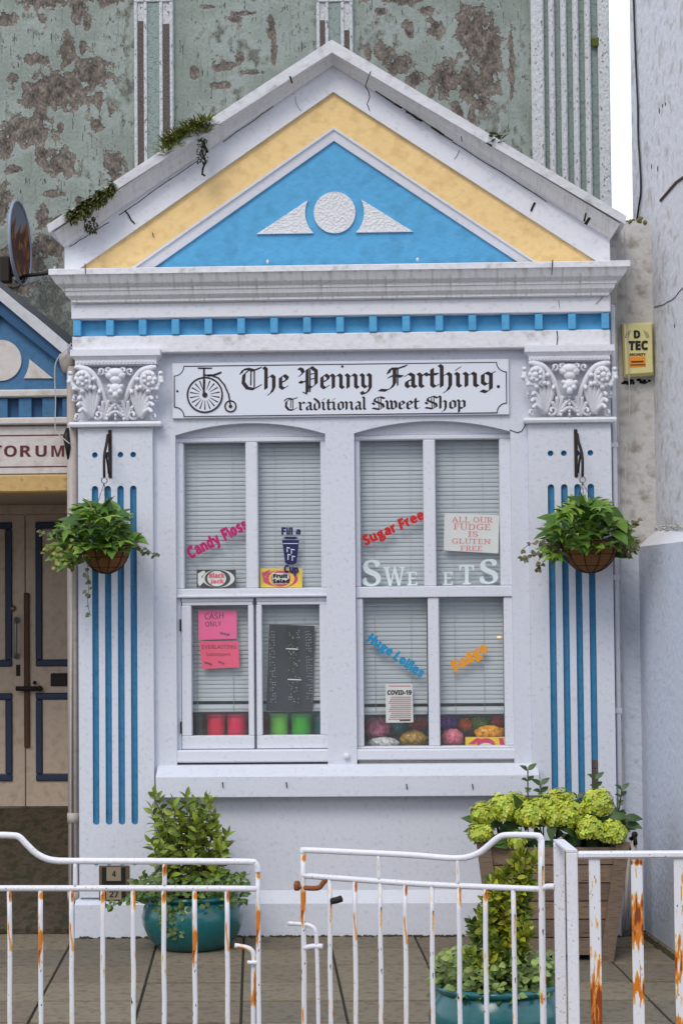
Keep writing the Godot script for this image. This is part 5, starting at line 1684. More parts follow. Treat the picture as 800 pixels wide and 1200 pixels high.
# ---------------------------------------------------------------- leafy capitals
func capitals():
	for s in 2:
		var px0 = [84.0, 614.5][s]
		var px1 = [187.0, 719.0][s]
		var py0 = [410.0, 405.0][s]
		var mid = (px0 + px1) * 0.5
		var p = func(dx, dy, z): return W(mid + dx, py0 + dy, z)
		var z = 0.06
		var root = Node3D.new()
		root.name = "capital"
		shop_root.add_child(root, true)
		origins[root] = shop_root.position
		root.set_meta("label", ["left", "right"][s] + " carved capital with corner scrolls and leaves")
		var a = p.call(-51.5, 0, 0.12)
		var b = p.call(51.5, 7, 0.12)
		var st = flat()
		var xl = a.x
		var xr = b.x
		var prof = [[0.0, a.y], [0.075, a.y - 0.001], [0.075, b.y + 0.004], [0.06, b.y - 0.008], [0.05, b.y - 0.02], [0.05, p.call(0, 17, 0.1).y], [0.0, p.call(0, 18.5, 0.1).y]]
		moulding(st, prof, xl + 0.07, xr - 0.07, 0.062, -0.01)
		part(root, "abacus", st, M.white_clean)
		st = flat()
		for k in 22:
			var x = lerpf(xl + 0.03, xr - 0.045, k / 21.0)
			cbox(st, Vector3(x, p.call(0, 15.5, 0.11).y, 0.1121), Vector3(x + 0.012, p.call(0, 8.5, 0.11).y - 0.022, 0.119), 0.002)
		part(root, "bead_row", st, M.white_clean)
		# bell
		st = flat()
		var yb = p.call(0, 84, z).y
		var yt = p.call(0, 18, z).y
		var hx = p.call(45, 50, z).x - p.call(0, 50, z).x
		var cx = p.call(0, 50, z).x
		prism(st, [Vector2(cx - hx * 0.97, yb), Vector2(cx + hx * 0.97, yb), Vector2(cx + hx * 0.93, yt), Vector2(cx - hx * 0.93, yt)], 0.0, 0.03)
		part(root, "bell", st, M.white_clean)
		st = flat()
		var n0 = p.call(0, 84, 0.09).y
		var n1 = p.call(0, 89.5, 0.09).y
		moulding(st, [[0.0, n0 + 0.004], [0.03, n0], [0.036, (n0 + n1) / 2], [0.03, n1], [0.0, n1 - 0.004]], cx - hx - 0.012, cx + hx + 0.012, 0.058, -0.01)
		part(root, "necking", st, M.white_clean)
		for m in [-1, 1]:
			# corner scroll
			st = soft()
			var pts = []
			var rad = []
			for k in 26:
				var t = k / 25.0
				var ang = -PI * 0.1 + t * TAU * 1.35
				var rr = lerpf(14.0, 3.0, t)
				pts.append(p.call(m * (40.0 + cos(ang + PI) * -rr * 0.95), 35.0 + sin(ang) * rr - 1.0, lerpf(0.115, 0.15, t)))
				rad.append(lerpf(0.018, 0.012, t))
			tube(st, pts, rad, 8)
			ball(st, p.call(m * 40, 34, 0.15), 0.02, 10)
			for k in 7:                               # rosette round the eye and leaf tips on the outside
				var an = TAU * k / 7.0
				ball(st, p.call(m * (40 + cos(an) * 6.5), 34 + sin(an) * 6.5, 0.148), 0.0135, 8)
				ball(st, p.call(m * (40 + cos(an * 0.8 - 1.2) * 14.5), 34 + sin(an * 0.8 - 1.2) * 14.5, 0.125), Vector3(0.017, 0.015, 0.02), 8)
			part(root, "scroll", st, M.white_clean)
			# caulicole stem running up to the scroll
			st = soft()
			tube(st, smooth_path([p.call(m * 9, 66, 0.07), p.call(m * 14, 52, 0.09), p.call(m * 21, 36, 0.105), p.call(m * 31, 24, 0.12), p.call(m * 44, 20.5, 0.125)], 5), 0.017, 8)
			part(root, "stalk", st, M.white_clean)
			st = soft()
			tube(st, smooth_path([p.call(m * 13, 68, 0.06), p.call(m * 19, 53, 0.08), p.call(m * 27, 38, 0.10), p.call(m * 36, 28, 0.115)], 5), 0.009, 6)
			part(root, "stalk", st, M.white_clean)
			# little curls
			for q in [[9, 24, 5], [17, 25, 4.5], [20, 76, 5.5], [45, 78, 4], [24, 47, 4], [47, 56, 4.5]]:
				st = soft()
				var cp = []
				for k in 14:
					var t = k / 13.0
					var ang = t * TAU * 1.1 + 0.6
					var rr = lerpf(q[2], 1.2, t)
					cp.append(p.call(m * (q[0] + cos(ang) * rr), q[1] + sin(ang) * rr, 0.075 + 0.02 * t))
				tube(st, cp, 0.0085, 6)
				part(root, "curl", st, M.white_clean)
			# side acanthus leaf: fan of lobes from the foot
			st = soft()
			for k in 7:
				var t = k / 6.0
				var ang = lerpf(-0.15, 1.05, t)
				var len2 = [34, 38, 39, 37, 33, 28, 22][k]
				var bx = m * 27.0
				var q0 = p.call(bx + m * t * 4, 80, 0.055)
				var q1 = p.call(bx + m * (sin(ang) * len2 * 0.5 - 3), 80 - cos(ang) * len2 * 0.55, 0.085)
				var q2 = p.call(bx + m * (sin(ang) * len2 * 0.85 - 4), 80 - cos(ang) * len2 * 0.95, 0.105)
				var q3 = p.call(bx + m * (sin(ang) * len2 * 0.98 - 3), 80 - cos(ang) * len2 * 0.98 + 4, 0.125)
				tube(st, smooth_path([q0, q1, q2, q3], 4), [0.008, 0.010, 0.012, 0.013, 0.015, 0.0155, 0.015, 0.014, 0.014, 0.013, 0.012, 0.011, 0.010], 7)
			part(root, "acanthus_leaf", st, M.white_clean)
			# inner leaf
			st = soft()
			for k in 5:
				var t = k / 4.0
				var ang = lerpf(-0.9, 0.35, t)
				var len2 = [16, 21, 24, 22, 17][k]
				var bx = m * 14.0
				tube(st, smooth_path([p.call(bx, 82, 0.055), p.call(bx + m * sin(ang) * len2 * 0.6, 82 - cos(ang) * len2 * 0.6, 0.08), p.call(bx + m * sin(ang) * len2, 82 - cos(ang) * len2, 0.10)], 4), [0.008, 0.009, 0.010, 0.011, 0.012, 0.012, 0.011, 0.010, 0.008], 7)
			part(root, "acanthus_leaf", st, M.white_clean)
		# central mask with a flower above it and a beaded drop below
		st = soft()
		for q in [[0, 27, 10, 6, 0.12], [-6, 30, 6, 5, 0.115], [6, 30, 6, 5, 0.115], [0, 35, 7, 5, 0.12]]:
			ball(st, p.call(q[0], q[1], q[4]), Vector3(q[2] / 195.0, q[3] / 195.0, 0.03), 12)
		part(root, "flower", st, M.white_clean)
		st = soft()
		for q in [[0, 45, 7.5, 6, 0.125], [-5, 49, 3.5, 3.5, 0.13], [5, 49, 3.5, 3.5, 0.13], [0, 53, 4, 4.5, 0.135], [-7, 43, 3, 3, 0.115], [7, 43, 3, 3, 0.115]]:
			ball(st, p.call(q[0], q[1], q[4]), Vector3(q[2] / 195.0, q[3] / 195.0, 0.028), 12)
		part(root, "mask", st, M.white_clean)
		st = soft()
		for k in 6:
			ball(st, p.call(0, 60 + k * 4.2, 0.09), Vector3(0.013 - k * 0.001, 0.012, 0.02), 8)
			for m in [-1, 1]:
				ball(st, p.call(m * (5.5 + k * 0.9), 61 + k * 4.0, 0.075), Vector3(0.011, 0.011, 0.018), 8)
		part(root, "beaded_drop", st, M.white_clean)

# ---------------------------------------------------------------- houses opposite, seen only as reflections
func across_the_street():
	var z = 24.0
	for k in 3:
		var x0 = -11.0 + k * 7.4
		var root = thing("terrace_house", ["pale cream rendered terrace house across the street, mirrored in the panes", "white rendered terrace house across the street, mirrored in the panes", "grey rendered terrace house across the street, mirrored in the panes"][k], "house", Vector3(x0 + 3.6, -0.15, z), "houses across the street")
		var m = [M.cream_white, M.render_white, M.render_grey][k]
		boxpart(root, "wall", Vector3(x0, -0.2, z), Vector3(x0 + 7.3, 5.6, z + 6), m, 0.02)
		var st = flat()
		prism(st, [Vector2(z - 0.3, 5.6), Vector2(z + 6.2, 5.6), Vector2(z + 3, 7.6)], x0, x0 + 7.3, Vector3.BACK, Vector3.UP, Vector3.RIGHT)
		part(root, "roof", st, M.slate)
		for q in [[1.0, 0.9], [4.6, 0.9], [1.0, 3.5], [4.6, 3.5]]:
			var wx = x0 + q[0]
			var wn = boxpart(root, "window", Vector3(wx, q[1], z - 0.04), Vector3(wx + 1.3, q[1] + 1.6, z - 0.001), M.timber, 0.01)
			for c in [[0.06, 0.06], [0.68, 0.06], [0.06, 0.83], [0.68, 0.83]]:
				boxpart(wn, "pane", Vector3(wx + c[0], q[1] + c[1], z - 0.046), Vector3(wx + c[0] + 0.56, q[1] + c[1] + 0.71, z - 0.0405), M.far_glass, 0.002)
		boxpart(root, "door", Vector3(x0 + 2.9, -0.1, z - 0.06), Vector3(x0 + 3.9, 2.1, z - 0.001), M.navy, 0.01)

# ---------------------------------------------------------------- alarm box, dish, number plate
func wall_fittings():
	var z = -0.16
	var t = thing("alarm_box", "pale yellow burglar alarm box lettered D TEC on the grey infill wall", "alarm box", W(745, 444, z))
	var st = flat()
	var c = [[727, 380.5], [762.5, 379.5], [764, 441], [729.5, 443.5]]
	var back = []
	var front = []
	for q in c:
		back.append(W(q[0], q[1], z + 0.001))
	var mid = (back[0] + back[2]) * 0.5
	for q in back:
		front.append(mid + (q - mid) * 0.90 + Vector3(0, 0, 0.085))
	var shoulder = []
	for q in back:
		shoulder.append(q + Vector3(0, 0, 0.06))
	quad(st, front[0], front[1], front[2], front[3], Vector3.BACK)
	for k in 4:
		var n = (back[k] + back[(k + 1) % 4]) * 0.5 - mid
		quad(st, back[k], back[(k + 1) % 4], shoulder[(k + 1) % 4], shoulder[k], n)
		quad(st, shoulder[k], shoulder[(k + 1) % 4], front[(k + 1) % 4], front[k], n + Vector3.BACK * 0.05)
	part(t, "housing", st, M.box_cream)
	var zf = z + 0.0875
	letter(t, "D", "sans_fat", M.black, 742, 387, 749.5, 396.5, zf, 0.002)
	letter(t, "TEC", "sans_fat", M.black, 736, 399, 758.5, 410.5, zf, 0.002, 0, 0, "word")
	letter(t, "SECURITY", "sans_fat", M.brown_strip, 737, 413.8, 756, 417, zf, 0.001, 0, 0, "word")
	sheet(t, "orange_label", [[736.5, 418], [755.5, 417.5], [756, 429.5], [737.5, 430.5]], M.orange, zf + 0.001)
	sheet(t, "print_line", [[739, 423], [753.5, 422.6], [753.5, 424.6], [739, 425]], M.brown_strip, zf + 0.0025)
	sheet(t, "print_line", [[738, 427], [755.5, 426.6], [755.5, 428], [738, 428.4]], M.brown_strip, zf + 0.0025)
	for s in [-1, 1]:
		for k in 3:
			sheet(t, "ray", [[746 + s * (7.5 + k * 2), 387 + k * 1], [746 + s * (8.1 + k * 2), 387 + k], [746 + s * (11.5 + k * 1.4), 396], [746 + s * (10.9 + k * 1.4), 396]], M.crack_fine, zf + 0.001)
	# satellite dish
	var zd = -2.15
	var dc = W(24.5, 285, zd)
	t = thing("satellite_dish", "rust stained grey satellite dish on the peeling green wall", "satellite dish", dc)
	var axis = Vector3(1.0, 0.04, 0.06).normalized()
	var up = (Vector3.UP - axis * axis.y).normalized()
	var bs = Basis(axis.cross(up) * -1.0, axis, up).orthonormalized()
	var im := Image.create(128, 128, false, Image.FORMAT_RGB8)
	var n1 = noise(0.04, 201, 4)
	for j in 128:
		for i in 128:
			var v = n1.get_noise_2d(i * 1.5, j * 0.5) * 60.0 + j * 1.15
			var col = Color(0.50, 0.52, 0.58)
			if v > 44:
				col = Color(0.55, 0.36, 0.17)
			if v > 58:
				col = Color(0.34, 0.20, 0.19)
			if v > 62 and n1.get_noise_2d(i * 3.0, j * 0.6 + 90) > 0.34:
				col = Color(0.62, 0.46, 0.22)
			im.set_pixel(i, j, col)
	var dm = mat(Color(1, 1, 1), 0.6)
	dm.albedo_texture = ImageTexture.create_from_image(im)
	st = soft()
	var rd = 0.30
	var dep = 0.055
	for k in 6:
		for j in 32:
			var pt = func(kk, jj):
				var r = rd * kk / 6.0
				var a = TAU * jj / 32.0
				return [dc + bs * Vector3(r * cos(a), dep * (r / rd) * (r / rd) - dep, r * sin(a)), Vector2(0.5 + r / rd * 0.5 * cos(a), 0.5 - r / rd * 0.5 * sin(a))]
			var a = pt.call(k, j)
			var b = pt.call(k, j + 1)
			var cc = pt.call(k + 1, j + 1)
			var d = pt.call(k + 1, j)
			uvquad(st, a[0], b[0], cc[0], d[0], axis, a[1], b[1], cc[1], d[1])
	part(t, "reflector", st, dm)
	st = soft()
	var rim = []
	for j in 41:
		var a = TAU * j / 40.0
		rim.append(dc + bs * Vector3(rd * cos(a), -0.004, rd * sin(a)))
	tube(st, rim, 0.012, 6, false)
	part(t, "rim", st, mat(Color(0.55, 0.58, 0.66), 0.5))
	st = soft()
	tube(st, smooth_path([W(20, 331, zd), W(28, 324, zd + 0.03), W(45, 321.5, zd + 0.06), W(66, 318.5, zd + 0.08)], 4), 0.014, 8)
	part(t, "feed_arm", st, M.black)
	st = soft()
	tube(st, [W(64, 321, zd + 0.08), W(64.5, 312, zd + 0.08)], 0.011, 8)
	part(t, "receiver", st, M.cord)
	boxpart(t, "bracket", W(3, 333, zd - 0.05), W(12, 300, zd + 0.05), M.iron, 0.01)
	st = soft()
	tube(st, [W(8, 318, zd), W(8, 318, zd - 0.36)], 0.02, 8)
	tube(st, [W(9, 318, zd), W(19, 322, zd)], 0.02, 8)
	tube(st, smooth_path([W(0, 334, zd), W(10, 337, zd), W(22, 336, zd + 0.02), W(30, 326, zd + 0.03)], 4), 0.007, 6)
	part(t, "wall_mount", st, M.iron)
	# numbered plate low on the left pilaster
	t = thing("hydrant_plate", "small brown hydrant plate numbered 4 and 27 low on the left pilaster", "plate", W(134, 1056, 0.06))
	var zp = 0.0505
	boxpart(t, "backplate", Vector3(X(116.5, 1035, zp), Y(1055, zp, 134), zp), Vector3(X(152, 1035, zp), Y(1014, zp, 134), zp + 0.008), mat(Color(0.40, 0.335, 0.27), 0.7, M.iron.albedo_texture, 3.0), 0.003)
	boxpart(t, "black_field", Vector3(X(120, 1035, zp), Y(1053, zp, 134), zp + 0.0082), Vector3(X(147.5, 1035, zp), Y(1016, zp, 134), zp + 0.011), M.black, 0.001)
	var tan = mat(Color(0.56, 0.51, 0.42), 0.7)
	for q in [[125.5, 1016, 142.5, 1032], [125, 1042, 143, 1054]]:
		boxpart(t, "number_tile", Vector3(X(q[0], 1035, zp), Y(q[3], zp, 134), zp + 0.0112), Vector3(X(q[2], 1035, zp), Y(q[1], zp, 134), zp + 0.014), tan, 0.001)
	letter(t, "4", "sans_bold", M.black, 131.5, 1020.5, 136, 1027.5, zp + 0.0142, 0.001)
	letter(t, "27", "sans_bold", M.black, 128.5, 1044, 139, 1051.5, zp + 0.0142, 0.001)
	# iron brackets for the hanging baskets
	for s in 2:
		var bx = [127.5, 677.0][s]
		var by = [504.0, 503.0][s]
		t = thing("hanging_bracket", ["rusty black iron bracket on the left pilaster holding a basket", "black iron bracket on the right pilaster holding a basket"][s], "bracket", W(bx, by, 0.05), "basket brackets on the pilasters")
		boxpart(t, "back_bar", Vector3(X(bx - 2.5, 530, 0.05) + (0.012 if s == 0 else -0.012), Y(by + 56, 0.05, bx), 0.0505), Vector3(X(bx + 1.5, 530, 0.05) + (0.012 if s == 0 else -0.012), Y(by, 0.05, bx), 0.06), M.iron, 0.002)
		st = soft()
		var tip = W(bx + (-5 if s == 0 else 5), by + 55, 0.32)
		tube(st, smooth_path([W(bx - 1, by + 6, 0.055), W(bx - 2 + s * 2, by + 14, 0.2), tip + Vector3(0, 0.12, 0), tip], 5), 0.009, 6)
		part(t, "arm", st, M.iron)
		st = soft()
		tube(st, smooth_path([W(bx, by + 50, 0.056), W(bx + (-1 if s == 0 else 1), by + 40, 0.15), W(bx + (-3 if s == 0 else 3), by + 28, 0.24)], 4), 0.007, 6)
		for k in 12:
			var q = tip + Vector3(cos(TAU * k / 11.0) * 0.018, -0.02 + sin(TAU * k / 11.0) * 0.018, 0)
		part(t, "brace", st, M.iron)
		st = soft()
		var ringp = []
		for k in 15:
			ringp.append(tip + Vector3(cos(TAU * k / 14.0) * 0.017, -0.02 + sin(TAU * k / 14.0) * 0.017, 0))
		tube(st, ringp, 0.004, 6, false)
		part(t, "ring", st, M.steel)

# ---------------------------------------------------------------- foliage helpers
func leaf(st, at, dir, up, length, width, col, bend = 0.3, fold = 0.25):
	dir = dir.normalized()
	var side = dir.cross(up).normalized()
	if side.length() < 0.5:
		side = dir.cross(Vector3.RIGHT).normalized()
	var nn = side.cross(dir).normalized()
	var pts = []
	for k in 5:
		var t = k / 4.0
		var w = sin(PI * pow(t, 0.8)) * width * 0.5
		var c = at + dir * length * t - nn * bend * length * t * t
		pts.append([c - side * w + nn * fold * w, c, c + side * w + nn * fold * w])
	st.set_color(col)
	for k in 4:
		for j in 2:
			if k == 0:
				tri(st, pts[0][1], pts[1][j], pts[1][j + 1], nn)
			elif k == 3:
				tri(st, pts[3][j], pts[3][j + 1], pts[4][1], nn)
			else:
				quad(st, pts[k][j], pts[k][j + 1], pts[k + 1][j + 1], pts[k + 1][j], nn)
func greenish(base, spread = 0.25):
	var f = 1.0 + rng.randf_range(-spread, spread)
	var y = rng.randf_range(-0.12, 0.12)
	return Color(base.r * f * (1.0 + y), base.g * f, base.b * f * (1.0 - y))
# a hand-shaped leaf in its own axes: stalk at the origin, blade along +z, face +y
func palm_leaf(col, lobes = 5):
	var st = soft()
	st.set_color(col)
	var c = Vector3(0, 0, 0.32)
	var rim = []
	for k in lobes:
		var a = lerpf(-2.0, 2.0, float(k) / (lobes - 1))
		var len = lerpf(0.68, 0.44, pow(absf(a) / 2.0, 1.3))
		var half = 0.25
		var d = func(t): return Vector3(sin(t), 0, cos(t))
		if k == 0:
			rim.append(c + d.call(a - half * 1.6) * len * 0.42)
		rim.append(c + d.call(a - half * 0.8) * len * 0.66 + Vector3(0, 0.015, 0))
		rim.append(c + d.call(a) * len + Vector3(0, -0.14 * len, 0))
		rim.append(c + d.call(a + half * 0.8) * len * 0.66 + Vector3(0, 0.015, 0))
		rim.append(c + d.call(a + half * 1.6) * len * 0.42 + Vector3(0, 0.035, 0))
	for k in rim.size() - 1:
		tri(st, c, rim[k], rim[k + 1], Vector3.UP)
	tri(st, c, rim[rim.size() - 1], rim[0], Vector3.UP)
	return done(st)
func plain_leaf(col, ratio = 0.45, bend = 0.3):
	var st = soft()
	leaf(st, Vector3.ZERO, Vector3.BACK, Vector3.UP, 1.0, ratio, col, bend, 0.3)
	return done(st)
func aim(at, dir, up, size):
	dir = dir.normalized()
	var x = up.cross(dir)
	if x.length() < 0.05:
		x = Vector3.RIGHT
	x = x.normalized()
	var y = dir.cross(x).normalized()
	return Transform3D(Basis(x * size, y * size, dir * size), at)
# an upright sprig: stem with whorled leaves
func sprig(height, leaf_len, ratio, n, base, droop = 0.2):
	var st = soft()
	st.set_color(Color(0.09, 0.07, 0.03))
	tube(st, [Vector3.ZERO, Vector3(0.01, height * 0.5, 0), Vector3(0.0, height, 0.01)], [0.004, 0.003, 0.0015], 5)
	for k in n:
		var t = 0.12 + 0.88 * k / (n - 1.0)
		var a = k * 2.4
		var el = lerpf(0.15, 1.15, pow(t, 3.0))
		var d = Vector3(cos(a) * cos(el), sin(el), sin(a) * cos(el))
		var tone = base * rng.randf_range(0.75, 1.25)
		leaf(st, Vector3(0.01, height * t, 0), d, Vector3(rng.randf_range(-1, 1), rng.randf_range(0.1, 1), rng.randf_range(-1, 1)), leaf_len * lerpf(1.0, 0.75, t) * rng.randf_range(0.8, 1.15), leaf_len * ratio, greenish(tone), droop, 0.3)
	return done(st)

# ---------------------------------------------------------------- pots and trough
func pot(at, r, h, label, cat_label):
	var t = thing("plant_pot", label, "plant pot", at, cat_label)
	var st = soft()
	lathe(st, at, [[0.0, 0.0], [r * 0.62, 0.0], [r * 0.70, 0.012], [r * 0.86, h * 0.18], [r * 0.97, h * 0.42], [r * 1.0, h * 0.58], [r * 0.96, h * 0.76], [r * 0.88, h * 0.88], [r * 0.85, h * 0.91]], 40)
	part(t, "body", st, M.teal)
	st = soft()
	lathe(st, at, [[r * 0.845, h * 0.905], [r * 0.90, h * 0.915], [r * 0.935, h * 0.94], [r * 0.935, h * 0.98], [r * 0.90, h * 1.0], [r * 0.84, h * 1.0], [r * 0.82, h * 0.9]], 40)
	part(t, "rim", st, M.teal)
	st = soft()
	lathe(st, at, [[r * 0.83, h * 0.9], [0.0, h * 0.93]], 24)
	part(t, "soil", st, M.soil)
	return t
func cover(c, rx, rz, n, size, base, drop, yj = 0.05):
	var st = soft()
	for k in n:
		var a = rng.randf() * TAU
		var q = sqrt(rng.randf())
		var p = c + Vector3(cos(a) * rx * q, 0, sin(a) * rz * q)
		p.y += rng.randf_range(-0.3, 1.0) * yj - drop * maxf(0.0, q - 0.72) / 0.28 * rng.randf()
		var d = Vector3(cos(a) + rng.randf_range(-0.9, 0.9), rng.randf_range(-0.2, 0.7), sin(a) + rng.randf_range(-0.9, 0.9) + 0.2)
		leaf(st, p, d, Vector3(rng.randf_range(-0.5, 0.5), 0.5, rng.randf_range(0.2, 1.2)), size * rng.randf_range(0.6, 1.2), size * 0.62, greenish(base, 0.4), 0.3, 0.25)
	return done(st)
func planters():
	# round pot with a shrub by the left pilaster
	var g = G(225.5, 1110)
	var at = Vector3(X(226, 1080, g.z), 0.0, g.z)
	var r = 59.5 / 2363.0 * (CAM.z - g.z)
	var h = W(226, 1046, g.z).y
	pot(at, r, h, "round teal glazed pot holding a leafy shrub beside the left pilaster", "teal pots with shrubs")
	var t = thing("leafy_shrub", "upright yellow green shrub over trailing ground cover in the teal pot", "shrub", at + Vector3(0, h * 0.93, 0))
	var vs = []
	for k in 3:
		vs.append(sprig(0.25 + 0.03 * k, 0.092, 0.36, 22, Color(0.20, 0.26, 0.03)))
	for q in [[183, 938], [190, 955], [203, 950], [217, 942], [228, 944], [243, 938], [236, 962], [252, 966], [262, 985], [187, 975], [200, 980], [214, 972], [226, 985], [240, 990], [252, 1000], [190, 998], [205, 1004], [222, 1006], [262, 1004], [236, 1010], [198, 1016], [250, 1016], [182, 962], [196, 966], [210, 958], [222, 960], [232, 976], [246, 978], [208, 990], [180, 988], [244, 952], [258, 996], [216, 996], [192, 1008], [232, 998]]:
		var top = W(q[0], q[1], at.z + rng.randf_range(-0.14, 0.16))
		var lean = Vector3((top.x - at.x) * 0.9, 0.55, (top.z - at.z) * 0.9).normalized()
		var xf = Transform3D(Basis(Quaternion(Vector3.UP, lean)) * Basis(Vector3.UP, rng.randf() * TAU), top - lean * 0.24)
		piece(t, "sprig", vs[rng.randi() % 3], M.leaf, xf)
	var st = soft()
	for k in 7:
		var a = TAU * k / 7.0
		tube(st, [at + Vector3(cos(a) * 0.03, h * 0.9, sin(a) * 0.03), at + Vector3(cos(a) * 0.12, h + 0.2, sin(a) * 0.1)], [0.008, 0.005], 5)
	part(t, "stems", st, M.stem)
	part(t, "ground_cover", cover(at + Vector3(-0.015, h * 1.02, 0.03), r * 1.12, r * 0.95, 620, 0.045, Color(0.10, 0.165, 0.035), 0.07, 0.10), M.leaf_matt)
	st = soft()
	for tr in [[[180, 1040], [160, 1050], [140, 1058], [128, 1062]], [[198, 1055], [200, 1070], [204, 1085], [210, 1098]], [[190, 1052], [186, 1066], [190, 1080], [200, 1094]], [[270, 1030], [285, 1026], [293, 1024]], [[212, 1055], [216, 1070], [212, 1085]], [[172, 1035], [160, 1044], [150, 1052]]]:
		var pts = []
		for q in tr:
			pts.append(W(q[0], q[1], at.z + r * 0.9))
		st.set_color(Color(0.08, 0.08, 0.03))
		tube(st, pts, 0.002, 4)
		for k in 26:
			var f = rng.randf() * (pts.size() - 1.001)
			var p = pts[int(f)].lerp(pts[int(f) + 1], f - int(f)) + Vector3(rng.randf_range(-0.02, 0.02), rng.randf_range(-0.015, 0.02), rng.randf_range(-0.01, 0.02))
			leaf(st, p, Vector3(rng.randf_range(-1, 1), rng.randf_range(-0.8, 0.3), rng.randf_range(0, 1)), Vector3.BACK, 0.034, 0.026, greenish(Color(0.10, 0.16, 0.04), 0.4))
	part(t, "trailing_shoots", st, M.leaf_matt)

	# second pot near the gate
	var z2 = 3.35
	at = Vector3(X(580, 1150, z2), 0.0, z2)
	r = 78.0 / 2363.0 * (CAM.z - z2)
	h = W(580, 1150, z2).y
	pot(at, r, h, "round teal glazed pot with a golden conical bush behind the gate", "teal pots with shrubs")
	t = thing("golden_bush", "narrow golden green bush ringed by variegated ground cover in the teal pot", "shrub", at + Vector3(0, h * 0.93, 0))
	vs = []
	for k in 4:
		vs.append(sprig(0.13 + 0.02 * k, 0.058, 0.40, 22, [Color(0.38, 0.39, 0.02), Color(0.20, 0.25, 0.025), Color(0.10, 0.16, 0.025), Color(0.28, 0.31, 0.025)][k], 0.1))
	for k in 112:
		var f = pow(rng.randf(), 0.85)
		var py = lerpf(1012, 1140, f)
		var half = lerpf(8, 36, pow(f, 0.6))
		var cx = 596 - f * 14
		if k % 9 == 0:
			cx = 570
			py = lerpf(1036, 1080, rng.randf())
			half = 12
		if f < 0.12:
			cx = 612
		var q = W(cx + rng.randf_range(-1, 1) * half, py, z2 + rng.randf_range(-0.15, 0.16) * lerpf(0.3, 1.0, f))
		var out = Vector3((q.x - X(cx, py, z2)) * 4.0, 0.75, (q.z - z2) * 4.0 + 0.15).normalized()
		piece(t, "sprig", vs[mini(3, int(rng.randf() * 4))], M.leaf, Transform3D(Basis(Quaternion(Vector3.UP, out)) * Basis(Vector3.UP, rng.randf() * TAU), q - out * 0.12))
	part(t, "ground_cover", cover(at + Vector3(0, h * 1.02, 0), r * 0.92, r * 0.88, 600, 0.042, Color(0.115, 0.165, 0.04), 0.05, 0.10), M.leaf_matt)
	st = soft()
	for k in 420:                                 # pale leaf margins of the variegated cover
		var a = rng.randf() * TAU
		var q = sqrt(rng.randf())
		leaf(st, at + Vector3(cos(a) * r * 0.92 * q, h * 1.03 + rng.randf_range(-0.03, 0.11) - 0.03 * maxf(0, q - 0.75) * 4.0 * rng.randf(), sin(a) * r * 0.95 * q), Vector3(cos(a) + rng.randf_range(-1, 1), rng.randf_range(-0.2, 0.6), sin(a) + rng.randf_range(-1, 1)), Vector3(rng.randf_range(-0.5, 0.5), 0.5, rng.randf_range(0.2, 1.2)), 0.038, 0.03, greenish(Color(0.18, 0.25, 0.055), 0.4))
	part(t, "variegated_leaves", st, M.leaf_matt)

	# wooden trough with hydrangeas
	var zt = G(715, 1127).z
	t = thing("wooden_trough", "tapered weathered wooden trough planter of horizontal boards with corner posts", "planter", Vector3(X(645, 1120, zt), 0, zt))
	var edge = func(left, y):                      # outline of the front, in metres
		var f = y / 0.62
		return lerpf(X(576, 1120, zt), X(558.5, 985, zt), f) if left else lerpf(X(718, 1120, zt), X(736.5, 985, zt), f)
	var hy = W(640, 990, zt).y
	var nb = 6
	for sd in 2:
		for k in nb:
			var b0 = 0.035 + (hy - 0.045) * k / nb
			var b1 = 0.035 + (hy - 0.045) * (k + 1) / nb - 0.007
			var st2 = flat()
			if sd == 0:
				prism(st2, [Vector2(edge.call(true, b0) + 0.01, b0), Vector2(edge.call(false, b0) - 0.01, b0), Vector2(edge.call(false, b1) - 0.01, b1), Vector2(edge.call(true, b1) + 0.01, b1)], zt - 0.03, zt - 0.012 + rng.randf_range(-0.002, 0.002))
				part(t, "board", st2, M.planks[rng.randi() % 3])
			else:
				for e in [true, false]:
					var st3 = flat()
					var s = 1.0 if e else -1.0
					var xa = edge.call(e, b0) + s * 0.012
					var xb = edge.call(e, b1) + s * 0.012
					prism(st3, [Vector2(xa, b0), Vector2(xa + s * 0.02, b0), Vector2(xb + s * 0.02, b1), Vector2(xb, b1)], zt - 0.55, zt - 0.032)
					part(t, "side_board", st3, M.planks[rng.randi() % 3])
	for e in [true, false]:
		var s = 1.0 if e else -1.0
		var st4 = flat()
		prism(st4, [Vector2(edge.call(e, 0.0), 0.0), Vector2(edge.call(e, 0.0) + s * 0.075, 0.0), Vector2(edge.call(e, hy + 0.012) + s * 0.075, hy + 0.012), Vector2(edge.call(e, hy + 0.012), hy + 0.012)], zt - 0.011, zt + 0.014)
		part(t, "corner_post", st4, M.planks[0])
	boxpart(t, "liner", Vector3(edge.call(true, 0.0) + 0.05, 0.03, zt - 0.53), Vector3(edge.call(false, 0.0) - 0.05, hy - 0.065, zt - 0.034), M.soil, 0.002)
	var lin = flat()
	prism(lin, [Vector2(edge.call(true, 0.03) + 0.02, 0.03), Vector2(edge.call(false, 0.03) - 0.02, 0.03), Vector2(edge.call(false, hy) - 0.02, hy - 0.06), Vector2(edge.call(true, hy) + 0.02, hy - 0.06)], zt - 0.0335, zt - 0.0305)
	part(t, "lining_sheet", lin, M.soil)
	var st5 = flat()
	cbox(st5, Vector3(edge.call(true, 0.5), hy - 0.06, zt - 0.54), Vector3(edge.call(false, 0.5), hy - 0.04, zt - 0.031), 0.002)
	part(t, "soil", st5, M.soil)
	var hyd = thing("hydrangea", "hydrangea bush with round lime green flower heads filling the wooden trough", "hydrangea", Vector3(X(648, 990, zt), hy - 0.05, zt - 0.25))
